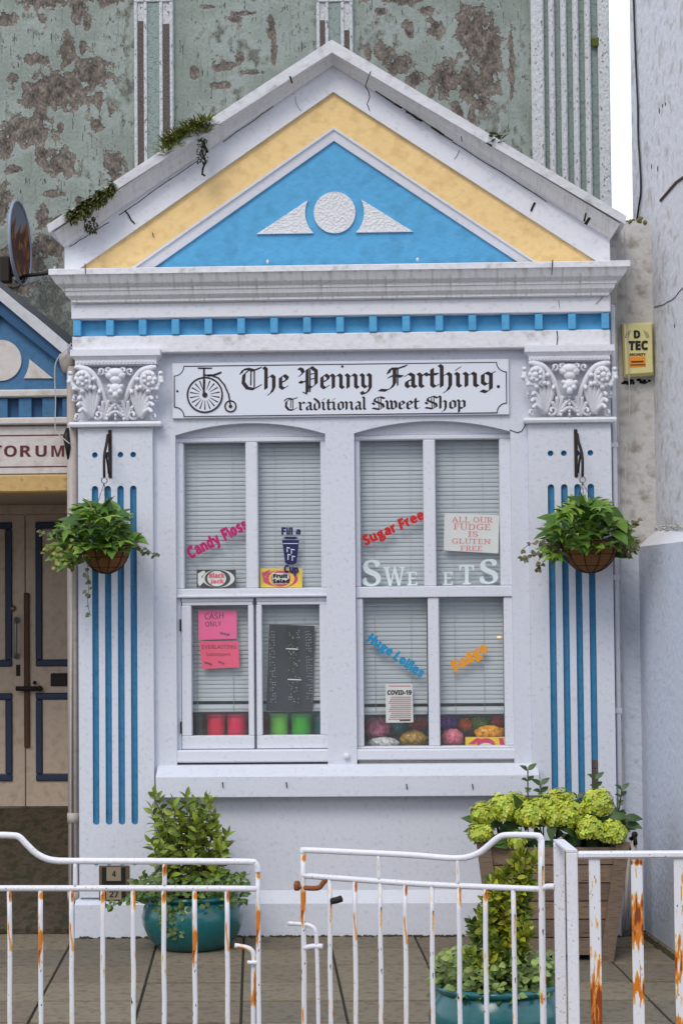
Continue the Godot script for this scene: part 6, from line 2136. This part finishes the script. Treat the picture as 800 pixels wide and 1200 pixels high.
	# heads made of many little florets
	var heads = []
	for v in 3:
		var st6 = flat()
		var n = 120
		for k in n:
			var yy = 1.0 - 1.75 * k / n
			var rr = sqrt(maxf(0.0, 1.0 - yy * yy))
			var a = k * 2.39996
			var nrm = Vector3(cos(a) * rr, yy, sin(a) * rr)
			var lump = 0.90 + 0.16 * sin(nrm.x * 6.0 + v) * sin(nrm.y * 7.0 + v * 2.0) + rng.randf_range(-0.07, 0.07)
			var c = nrm * lump
			nrm = (nrm + Vector3(rng.randf_range(-0.5, 0.5), rng.randf_range(-0.3, 0.6), rng.randf_range(-0.5, 0.5))).normalized()
			var tn = nrm.cross(Vector3(0.3, 0.9, 0.2)).normalized()
			var bt = nrm.cross(tn)
			var spin = rng.randf() * TAU
			st6.set_color(greenish([Color(0.50, 0.56, 0.05), Color(0.40, 0.50, 0.05), Color(0.56, 0.60, 0.09)][k % 3], 0.2))
			for p in 4:
				var th = spin + PI * 0.5 * p
				var d1 = tn * cos(th) + bt * sin(th)
				var d2 = tn * cos(th + PI / 2) + bt * sin(th + PI / 2)
				var e = 0.235
				quad(st6, c, c + d1 * e * 0.62 + d2 * e * 0.45 + nrm * 0.02, c + d1 * e * 1.12 + nrm * 0.012, c + d1 * e * 0.62 - d2 * e * 0.45 + nrm * 0.02, nrm)
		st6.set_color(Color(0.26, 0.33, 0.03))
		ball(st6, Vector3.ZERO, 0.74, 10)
		heads.append(done(st6))
	for q in [[565, 953, 13, 0.0], [590, 948, 17, -0.1], [563, 975, 12.5, 0.02], [622, 954, 17, -0.03], [605, 985, 9.5, 0.05], [655, 941, 17, -0.15], [648, 957, 14, -0.06], [668, 955, 16, -0.05], [700, 941, 17, -0.1], [691, 971, 14.5, 0.0], [718, 976, 14.5, -0.02], [678, 962, 13, -0.12], [636, 944, 13, -0.2], [604, 938, 10, -0.25]]:
		var c = W(q[0], q[1], zt + q[3])
		var rr = q[2] * 1.14 / 2363.0 * (CAM.z - zt)
		piece(hyd, "flower_head", heads[rng.randi() % 3], M.leaf_matt, Transform3D(Basis(Vector3.UP, rng.randf() * TAU) * Basis.from_scale(Vector3(rr, rr * 0.92, rr)), c))
	var lv = [plain_leaf(Color(0.05, 0.105, 0.025), 0.5), plain_leaf(Color(0.065, 0.135, 0.03), 0.5), plain_leaf(Color(0.042, 0.09, 0.022), 0.48)]
	for k in 120:
		var px = rng.randf_range(562, 734)
		var py = rng.randf_range(946, 992)
		if px < 585 and py < 960:
			py += 20
		var p = W(px, py, zt + rng.randf_range(-0.40, -0.02))
		var d = Vector3(rng.randf_range(-1, 1) + (px - 648) / 120.0, rng.randf_range(-0.5, 0.5), rng.randf_range(-0.3, 1.0))
		piece(hyd, "leaf", lv[rng.randi() % 3], M.leaf, aim(p, d, Vector3(rng.randf_range(-0.4, 0.4), 0.5, 0.9), rng.randf_range(0.08, 0.125)))
	for sh in [[618, 965, 618, 903, -0.2], [636, 965, 633, 920, -0.25], [700, 960, 697, 913, -0.3], [722, 968, 728, 925, -0.2], [690, 965, 676, 935, -0.3]]:
		var p0 = W(sh[0], sh[1], zt + sh[4])
		var p1 = W(sh[2], sh[3], zt + sh[4])
		var stm = soft()
		tube(stm, [p0 - Vector3(0, 0.2, 0), p0, p1], 0.004, 5)
		part(hyd, "stem", stm, M.stem)
		var n = 6
		for k in n:
			var t2 = k / (n - 1.0)
			for s in [-1, 1]:
				var a = k * 1.57 * 0.35
				var d = Vector3(s * cos(a), lerpf(0.0, 0.9, pow(t2, 2.0)), s * sin(a) + 0.35)
				piece(hyd, "leaf", lv[(k + 1) % 3], M.leaf, aim(p0.lerp(p1, t2), d, Vector3(0, 0.6, 0.8), lerpf(0.105, 0.06, t2) * rng.randf_range(0.85, 1.15)))
	var inner = soft()                              # twiggy middle of the bush
	for k in 30:
		var px = rng.randf_range(570, 726)
		var p0 = W(px, 998, zt - 0.25)
		tube(inner, [p0, W(px + rng.randf_range(-12, 12), rng.randf_range(950, 975), zt + rng.randf_range(-0.35, -0.05))], 0.004, 4)
	part(hyd, "twigs", inner, M.stem)

# ---------------------------------------------------------------- hanging baskets
func baskets():
	for s in 2:
		var cx = [124.5, 690.5][s]
		var rim_y = [640.0, 634.0][s]
		var low = [672.0, 671.0][s]
		var z = 0.32
		var c = W(cx, rim_y, z)
		var r = [28.0, 33.0][s] / 2363.0 * (CAM.z - z)
		var dep = (low - rim_y) / 2363.0 * (CAM.z - z) * 1.0
		var bk = thing("hanging_basket", ["round coir hanging basket under the rusty left bracket", "round coir hanging basket under the right bracket, wire ribs showing"][s], "hanging basket", c - Vector3(0, dep, 0), "hanging baskets")
		var st = soft()
		var prof = []
		for k in 10:
			prof.append([r * sin(PI * 0.5 * k / 9.0), -dep * cos(PI * 0.5 * k / 9.0)])
		prof.append_array([[r * 0.95, 0.008], [0.0, -0.005]])
		lathe(st, c, prof, 32)
		part(bk, "coir_liner", st, M.coir)
		for k in 10:
			st = soft()
			var pts = []
			for j in 9:
				var a = PI * 0.5 * j / 8.0
				var rr = r * 1.015
				pts.append(c + Vector3(cos(TAU * k / 10.0) * rr * sin(a), -dep * 1.015 * cos(a), sin(TAU * k / 10.0) * rr * sin(a)))
			tube(st, pts, 0.0028, 5)
			part(bk, "wire_rib", st, M.wire)
		for f in [[1.02, 0.0], [0.9, 0.42], [0.62, 0.78]]:
			st = soft()
			var pts = []
			for k in 33:
				pts.append(c + Vector3(cos(TAU * k / 32.0) * r * f[0], -dep * f[1], sin(TAU * k / 32.0) * r * f[0]))
			tube(st, pts, 0.003, 5, false)
			part(bk, "wire_hoop", st, M.wire)
		var hook = W([122.0, 682.0][s], [567.0, 566.0][s], z)
		for k in 3:
			st = soft()
			var e = c + Vector3(cos(TAU * k / 3.0 + 0.5) * r, 0, sin(TAU * k / 3.0 + 0.5) * r)
			var n = 26
			for j in n:                              # small oval links
				var q0 = hook.lerp(e, j / float(n))
				var q1 = hook.lerp(e, (j + 1.15) / float(n))
				var sd = Vector3(0.0035, 0, 0) if j % 2 == 0 else Vector3(0, 0, 0.0035)
				tube(st, [q0, (q0 + q1) * 0.5 + sd, q1, (q0 + q1) * 0.5 - sd, q0], 0.0013, 4, false)
			part(bk, "chain", st, M.chain)
		# foliage
		var pl = thing("basket_plant", ["broad leaved green plant with pale trailing shoots in the left hanging basket", "broad glossy star leaved plant spilling over the right hanging basket"][s], "plant", c, "plants in the hanging baskets")
		var vs = []
		for col in [Color(0.075, 0.165, 0.02), Color(0.12, 0.23, 0.025), Color(0.19, 0.31, 0.035), Color(0.05, 0.115, 0.018)]:
			vs.append(palm_leaf(col))
			vs.append(plain_leaf(col, 0.55, 0.35))
		var span = [[72, 158, 586, 662], [640, 736, 582, 660]][s]
		for k in 125:
			var a = rng.randf() * TAU
			var el = pow(rng.randf(), 0.7) * 1.5
			var q = sqrt(rng.randf())
			var px = lerpf(span[0], span[1], 0.5 + 0.5 * cos(a) * q)
			var f = absf(px - (span[0] + span[1]) * 0.5) / ((span[1] - span[0]) * 0.5)
			var ytop = lerpf(span[2] + 4, span[2] + 34, f * f)
			var ybot = lerpf(644, span[3] - 4, f)
			var py = lerpf(ytop, ybot, pow(rng.randf(), 1.1))
			var dz = rng.randf_range(-0.22, 0.24) * sqrt(maxf(0.05, 1.0 - f * f))
			if py > 636 and f < 0.5:
				dz = absf(dz) * 0.4 + 0.14
				py = 640
			var p = W(px, py, z + dz)
			var out = Vector3((p.x - c.x) * 2.6, rng.randf_range(-0.15, 0.55) - f * 0.35, dz * 2.2 + 0.25) + Vector3(rng.randf_range(-0.35, 0.35), 0, rng.randf_range(-0.2, 0.3))
			var up = Vector3(0, 0.8, 0.75)
			var size = rng.randf_range(0.11, 0.18)
			var kind = vs[(rng.randi() % 4) * 2 + (1 if rng.randf() < 0.28 else 0)]
			piece(pl, "leaf", kind, M.leaf, aim(p - out.normalized() * size * 0.4, out, up, size))
		st = soft()
		st.set_color(Color(0.07, 0.09, 0.02))
		for k in 16:
			var a = TAU * k / 16.0
			tube(st, [c + Vector3(cos(a) * 0.03, 0, sin(a) * 0.03), c + Vector3(cos(a) * 0.13, 0.14, sin(a) * 0.12)], [0.005, 0.003], 5)
		part(pl, "stems", st, M.leaf_matt)
		var trails = [
			[[[92, 640], [84, 636], [76, 645], [66, 648], [55, 640]], [[95, 646], [84, 655], [72, 652], [60, 644]], [[98, 652], [88, 658], [76, 660], [66, 657]], [[104, 656], [103, 672], [104, 690], [103, 705], [106, 722]], [[160, 640], [170, 642], [178, 648], [187, 653]], [[100, 640], [88, 628], [72, 622], [58, 624], [46, 622]], [[116, 655], [118, 648], [124, 646]]],
			[[[652, 640], [640, 638], [628, 648], [616, 652], [609, 656]], [[655, 645], [642, 652], [632, 664], [626, 668]], [[648, 636], [634, 634], [620, 638], [612, 644]], [[724, 626], [736, 620], [742, 612], [748, 610]], [[722, 634], [732, 640], [740, 640], [746, 632]], [[728, 645], [735, 650], [742, 645]]]][s]
		st = soft()
		for ti in trails.size():
			var tr = trails[ti]
			var pts = []
			for q in tr:
				pts.append(W(q[0], q[1], z + 0.1))
			var sm = smooth_path(pts, 4)
			st.set_color(Color(0.10, 0.075, 0.03))
			tube(st, sm, 0.0018, 4)
			var pale = s == 0 and ti < 3
			for k in (34 if pale else 15):
				var f = rng.randf() * (sm.size() - 1.001)
				var w = 0.035 if pale else 0.012
				var p = sm[int(f)] + Vector3(rng.randf_range(-w, w), rng.randf_range(-w, w), rng.randf_range(-w, w))
				leaf(st, p, Vector3(rng.randf_range(-1, 1), rng.randf_range(-1, 0.3), rng.randf_range(-0.2, 1)), Vector3(0, 0.6, 1), rng.randf_range(0.024, 0.042), 0.026, greenish(Color(0.19, 0.22, 0.03) if pale else (Color(0.07, 0.09, 0.03) if s == 0 else Color(0.10, 0.10, 0.04)), 0.35))
		part(pl, "trailing_shoots", st, M.leaf_matt)

# ---------------------------------------------------------------- railings and gates
func rust_tex(sd, w, h, spots):
	var im := Image.create(w, h, false, Image.FORMAT_RGB8)
	var n = noise(0.028, sd, 5)
	for j in h:
		for i in w:
			var v = n.get_noise_2d(i * 1.6, j * 0.55) * 0.9
			var y = float(j) / h
			for s in spots:                          # [from, to, amount]
				if y > s[0] and y < s[1]:
					v += s[2] * sin(PI * (y - s[0]) / (s[1] - s[0]))
			var col = Color(0.87, 0.87, 0.895)
			if v > 0.33:
				col = Color(0.86, 0.80, 0.68)
			if v > 0.42:
				col = Color(0.86, 0.62, 0.34)
			if v > 0.52:
				col = Color(0.80, 0.46, 0.12)
			if v > 0.86:
				col = Color(0.52, 0.24, 0.08)
			if n.get_noise_2d(i * 2.2 + 300, j * 1.2) > 0.56:
				col = Color(0.20, 0.13, 0.11)
			im.set_pixel(i, j, col)
	return ImageTexture.create_from_image(im)
func barmat(tex, len):
	var m := StandardMaterial3D.new()
	m.albedo_texture = tex
	m.roughness = 0.45
	m.uv1_scale = Vector3(1.0, 1.0 / len, 1.0)
	return m
func railings():
	var z = 4.42
	var rods = []
	for q in [[301, [[0.0, 0.06, 0.7]]], [302, [[0.1, 0.25, 0.35], [0.0, 0.05, 0.6]]], [303, [[0.0, 0.1, 0.45]]], [304, [[0.12, 0.3, 0.55], [0.0, 0.05, 0.5]]], [305, []]]:
		rods.append(barmat(rust_tex(q[0], 32, 384, q[1]), 1.0))
	# left gate
	var y0 = 0.07
	var t = thing("left_gate", "white painted tubular gate with rust spots in front of the left pot", "gate", Vector3(X(150, 1100, z), 0, z))
	var rail = func(parent, called, px, r, zz, m):
		var pts = []
		for q in px:
			pts.append(W(q[0], q[1], zz.call(q[0])))
		var st = soft()
		tube(st, smooth_path(pts, 4), r, 10)
		return part(parent, called, st, m)
	var flatz = func(_px): return z
	rail.call(t, "top_rail", [[-60, 978.5], [-10, 978.5], [14, 979], [23, 981], [31, 989], [42, 999.5], [54, 1006], [66, 1008.5], [82, 1009], [160, 1009.3], [240, 1009.5], [292, 1010], [298.5, 1011.5], [301.5, 1016], [302, 1022]], 0.0125, flatz, M.paint_rail)
	rail.call(t, "middle_rail", [[-60, 1041], [60, 1041], [180, 1041], [301, 1041.5]], 0.0118, flatz, M.paint_rail)
	var barrow = func(parent, px, pyt, zz, r, m):
		var a = W(px, pyt, zz)
		var st = soft()
		var pts = []
		for k in 9:
			var f = k / 8.0
			pts.append(Vector3(a.x + 0.02 * 0.0 + rng.randf_range(-0.0012, 0.0012), lerpf(a.y, y0, f), zz))
		tube(st, pts, r, 8)
		return part(parent, "bar", st, m)
	var k = 0
	for px in [-24.5, 11.5, 48, 84, 120.5, 156, 192, 228, 266]:
		barrow.call(t, px, 1042, z, 0.0094, rods[[4, 1, 3, 1, 0, 2, 0, 3, 1][k]])
		k += 1
	barrow.call(t, 302, 1018, z, 0.0088, rods[3])
	for px in [88.5, 193]:
		rail.call(t, "short_strut", [[px, 1010], [px, 1041]], 0.009, flatz, rods[0] if px > 100 else M.paint_rail)
	rail.call(t, "bottom_rail", [[-60, 1303], [302, 1303]], 0.012, flatz, M.paint_rail)
	# drop bolt on the left gate
	rail.call(t, "drop_bolt", [[275, 1108], [285, 1109.5], [294, 1113], [297.5, 1122], [297, 1150], [297, 1290]], 0.0095, func(_p): return z - 0.02, rods[3])
	rail.call(t, "bolt_bracket", [[290, 1128], [302, 1128]], 0.008, flatz, M.paint_rail)

	# middle gate, standing a little ajar
	var gz = func(px): return z - 0.30 * (634.0 - px) / 280.0
	t = thing("middle_gate", "white rusting tubular gate standing slightly ajar with a curved top rail", "gate", Vector3(X(500, 1100, z), 0, z - 0.15))
	rail.call(t, "top_rail", [[354.5, 1000], [355, 997.5], [358, 996.3], [420, 999], [480, 1002], [525, 1005.5], [545, 1005], [560, 1000], [572, 991], [580, 984], [588, 979.5], [600, 978.5], [626, 979], [632.5, 981], [633.5, 987]], 0.0122, gz, M.paint_rail)
	rail.call(t, "middle_rail", [[354.5, 1026], [420, 1031], [500, 1036.5], [570, 1039.5], [634, 1042]], 0.0115, gz, M.paint_rail)
	k = 0
	for q in [[355, 998, 0.0105], [386, 1029, 0.0094], [415.5, 1031, 0.0094], [445, 1033, 0.0094], [474.5, 1035, 0.0094], [505.5, 1037, 0.0094], [537, 1038, 0.0094], [568, 1040, 0.0094], [601, 1041, 0.0094]]:
		barrow.call(t, q[0], q[1], gz.call(q[0]), q[2], rods[[3, 4, 1, 4, 1, 4, 2, 0, 4][k]])
		k += 1
	barrow.call(t, 633.5, 984, z, 0.0125, rods[4])
	for q in [[443.5, 1001, 1033], [536, 1005, 1038]]:
		rail.call(t, "short_strut", [[q[0], q[1]], [q[0] + 0.5, q[2]]], 0.0088, gz, rods[4])
	rail.call(t, "bottom_rail", [[355, 1270], [634, 1301]], 0.012, gz, M.paint_rail)
	rail.call(t, "hinge_pin", [[634, 1041], [641, 1039], [649, 1039]], 0.012, gz, M.paint_rail)
	rail.call(t, "latch_loop", [[347, 1037], [356, 1040], [365, 1041], [374, 1040], [379, 1034], [385, 1028]], 0.010, gz, M.rusty)
	rail.call(t, "latch_knob", [[346, 1038], [350, 1038]], 0.02, gz, M.rusty)
	rail.call(t, "latch_stub", [[388, 1056], [394, 1055], [400, 1053]], 0.013, gz, M.iron)
	rail.call(t, "drop_bolt", [[338, 1082], [352, 1083], [361, 1084], [368, 1088], [370.5, 1096], [371, 1108], [372, 1140], [374, 1260]], 0.0085, gz, M.paint_rail)
	rail.call(t, "bolt_bracket", [[356, 1111], [366, 1109], [378, 1109]], 0.0105, gz, M.paint_rail)

	# gate post
	t = thing("gate_post", "double square white steel gate post with a slanting top plate", "post", Vector3(X(660, 1150, z), 0, z + 0.1))
	var pa = W(654.5, 987, z)
	var zf = z + 0.26
	var pb = W(669, 998, zf)
	boxpart(t, "rear_post", Vector3(pa.x - 0.021, 0.0, z - 0.02), Vector3(pa.x + 0.019, pa.y, z + 0.02), M.paint_rail, 0.004)
	boxpart(t, "front_post", Vector3(pb.x - 0.019, 0.0, zf - 0.02), Vector3(pb.x + 0.021, pb.y, zf + 0.02), M.paint_rail, 0.004)
	var st = flat()
	var A = Vector3(pa.x, pa.y + 0.001, z - 0.02)
	var Bq = Vector3(pb.x, pb.y + 0.001, zf + 0.02)
	var d = Vector3(0.02, 0, 0)
	var u = Vector3(0, 0.008, 0)
	var v8 = [A - d, A + d, Bq + d, Bq - d, A - d + u, A + d + u, Bq + d + u, Bq - d + u]
	var ctr = (A + Bq) * 0.5 + u * 0.5
	for fc in [[0, 1, 2, 3], [4, 5, 6, 7], [0, 1, 5, 4], [1, 2, 6, 5], [2, 3, 7, 6], [3, 0, 4, 7]]:
		quad(st, v8[fc[0]], v8[fc[1]], v8[fc[2]], v8[fc[3]], (v8[fc[0]] + v8[fc[2]]) * 0.5 - ctr)
	part(t, "top_plate", st, M.paint_rail)
	# right railing with flat bars
	t = thing("flat_bar_railing", "white railing of flat bars streaked with orange rust beside the gate post", "railing", Vector3(X(740, 1100, zf), 0, zf))
	var ra = W(676, 1001.5, zf)
	var rb = W(860, 1001.5, zf)
	boxpart(t, "top_rail", Vector3(ra.x, ra.y - 0.0125, zf - 0.02), Vector3(ra.x + 1.6, ra.y + 0.012, zf + 0.02), M.paint_rail, 0.006)
	boxpart(t, "bottom_rail", Vector3(ra.x, 0.08, zf - 0.015), Vector3(ra.x + 1.6, 0.105, zf + 0.015), M.paint_rail, 0.006)
	var spots = [[[0.32, 1.0, 0.95]], [[0.12, 0.36, 0.9], [0.0, 0.03, 0.9], [0.40, 0.58, 0.6]], [[0.28, 0.5, 0.7], [0.5, 1.0, 0.6], [0.05, 0.2, 0.2]], [[0.2, 0.5, 0.6]], [[0.1, 0.3, 0.5]]]
	k = 0
	for px in [697, 746.5, 796.5, 846, 896]:
		var x = X(px, 1090, zf)
		var ytop = ra.y - 0.013
		var im = rust_tex(330 + k * 7, 48, 512, spots[k])
		var m = barmat(im, 1.0)
		st = flat()
		var x0 = x - 0.0205
		var x1 = x + 0.0205
		var e = 0.003
		for fz in [0.006, -0.006]:
			uvquad(st, Vector3(x0 + e, 0.106, zf + fz), Vector3(x1 - e, 0.106, zf + fz), Vector3(x1 - e, ytop, zf + fz), Vector3(x0 + e, ytop, zf + fz), Vector3(0, 0, fz))
		for s in [-1, 1]:
			var xo = x + s * 0.0205
			uvquad(st, Vector3(xo, 0.106, zf - 0.004), Vector3(xo, 0.106, zf + 0.004), Vector3(xo, ytop, zf + 0.004), Vector3(xo, ytop, zf - 0.004), Vector3(s, 0, 0), Vector2(0.9, 1), Vector2(1, 1), Vector2(1, 0), Vector2(0.9, 0))
			for fz in [0.006, -0.006]:
				var uu = 0.04 if s < 0 else 0.96
				uvquad(st, Vector3(xo, 0.106, zf + fz * 0.66), Vector3(xo - s * e, 0.106, zf + fz), Vector3(xo - s * e, ytop, zf + fz), Vector3(xo, ytop, zf + fz * 0.66), Vector3(s, 0, fz * 100), Vector2(uu, 1), Vector2(uu, 1), Vector2(uu, 0), Vector2(uu, 0))
		part(t, "flat_bar", st, m)
		k += 1

# ---------------------------------------------------------------- moss and weeds on the coping
func growth_on_coping():
	var spots = [
		["grass_tuft", "thick tuft of grass growing out of the left slope of the gable", 192, 245, [[192, 176], [205, 165], [220, 156], [236, 151], [245, 148]], 900, 0.085, Color(0.20, 0.22, 0.04)],
		["moss_clump", "dark moss hanging over the lower left end of the gable", 85, 140, [[84, 254], [92, 252], [100, 246], [106, 242], [118, 233], [126, 229], [136, 220]], 800, 0.042, Color(0.10, 0.11, 0.025)],
		["weed", "single small weed sprouting from the right slope of the gable", 574, 588, [[576, 165], [581, 161], [587, 166]], 40, 0.06, Color(0.09, 0.13, 0.03)]]
	for s in spots:
		var c = W(s[4][1][0], s[4][1][1], 0.18)
		var t = thing(s[0], s[1], "plant", c)
		var st = soft()
		for k in s[5]:
			var f = rng.randf() * (s[4].size() - 1.001)
			var a = s[4][int(f)]
			var b = s[4][int(f) + 1]
			var q = W(lerpf(a[0], b[0], f - int(f)), lerpf(a[1], b[1], f - int(f)) + rng.randf_range(-5.0, 8.0), 0.20 + rng.randf_range(-0.1, 0.06))
			var d = Vector3(rng.randf_range(-0.9, 0.7), rng.randf_range(0.1, 1.0), rng.randf_range(-0.2, 0.9))
			if s[0] == "moss_clump":
				d.y = rng.randf_range(-0.8, 0.5)
				q.z = 0.25
			leaf(st, q, d, Vector3.UP, s[6] * rng.randf_range(0.5, 1.2), s[6] * (0.14 if s[0] == "grass_tuft" else 0.4), greenish(s[7], 0.5), 0.5, 0.1)
		if s[0] != "weed":                       # roots creeping down the crack
			for k in 150:
				var q = [W(rng.randf_range(232, 242), rng.randf_range(160, 190), 0.24), W(rng.randf_range(100, 114), rng.randf_range(254, 272), 0.24)][0 if s[0] == "grass_tuft" else 1]
				leaf(st, q, Vector3(rng.randf_range(-1, 1), rng.randf_range(-1, 0.4), rng.randf_range(0, 1)), Vector3.UP, 0.022, 0.012, greenish(Color(0.04, 0.045, 0.015), 0.4), 0.5, 0.1)
		part(t, "blades", st, M.moss)
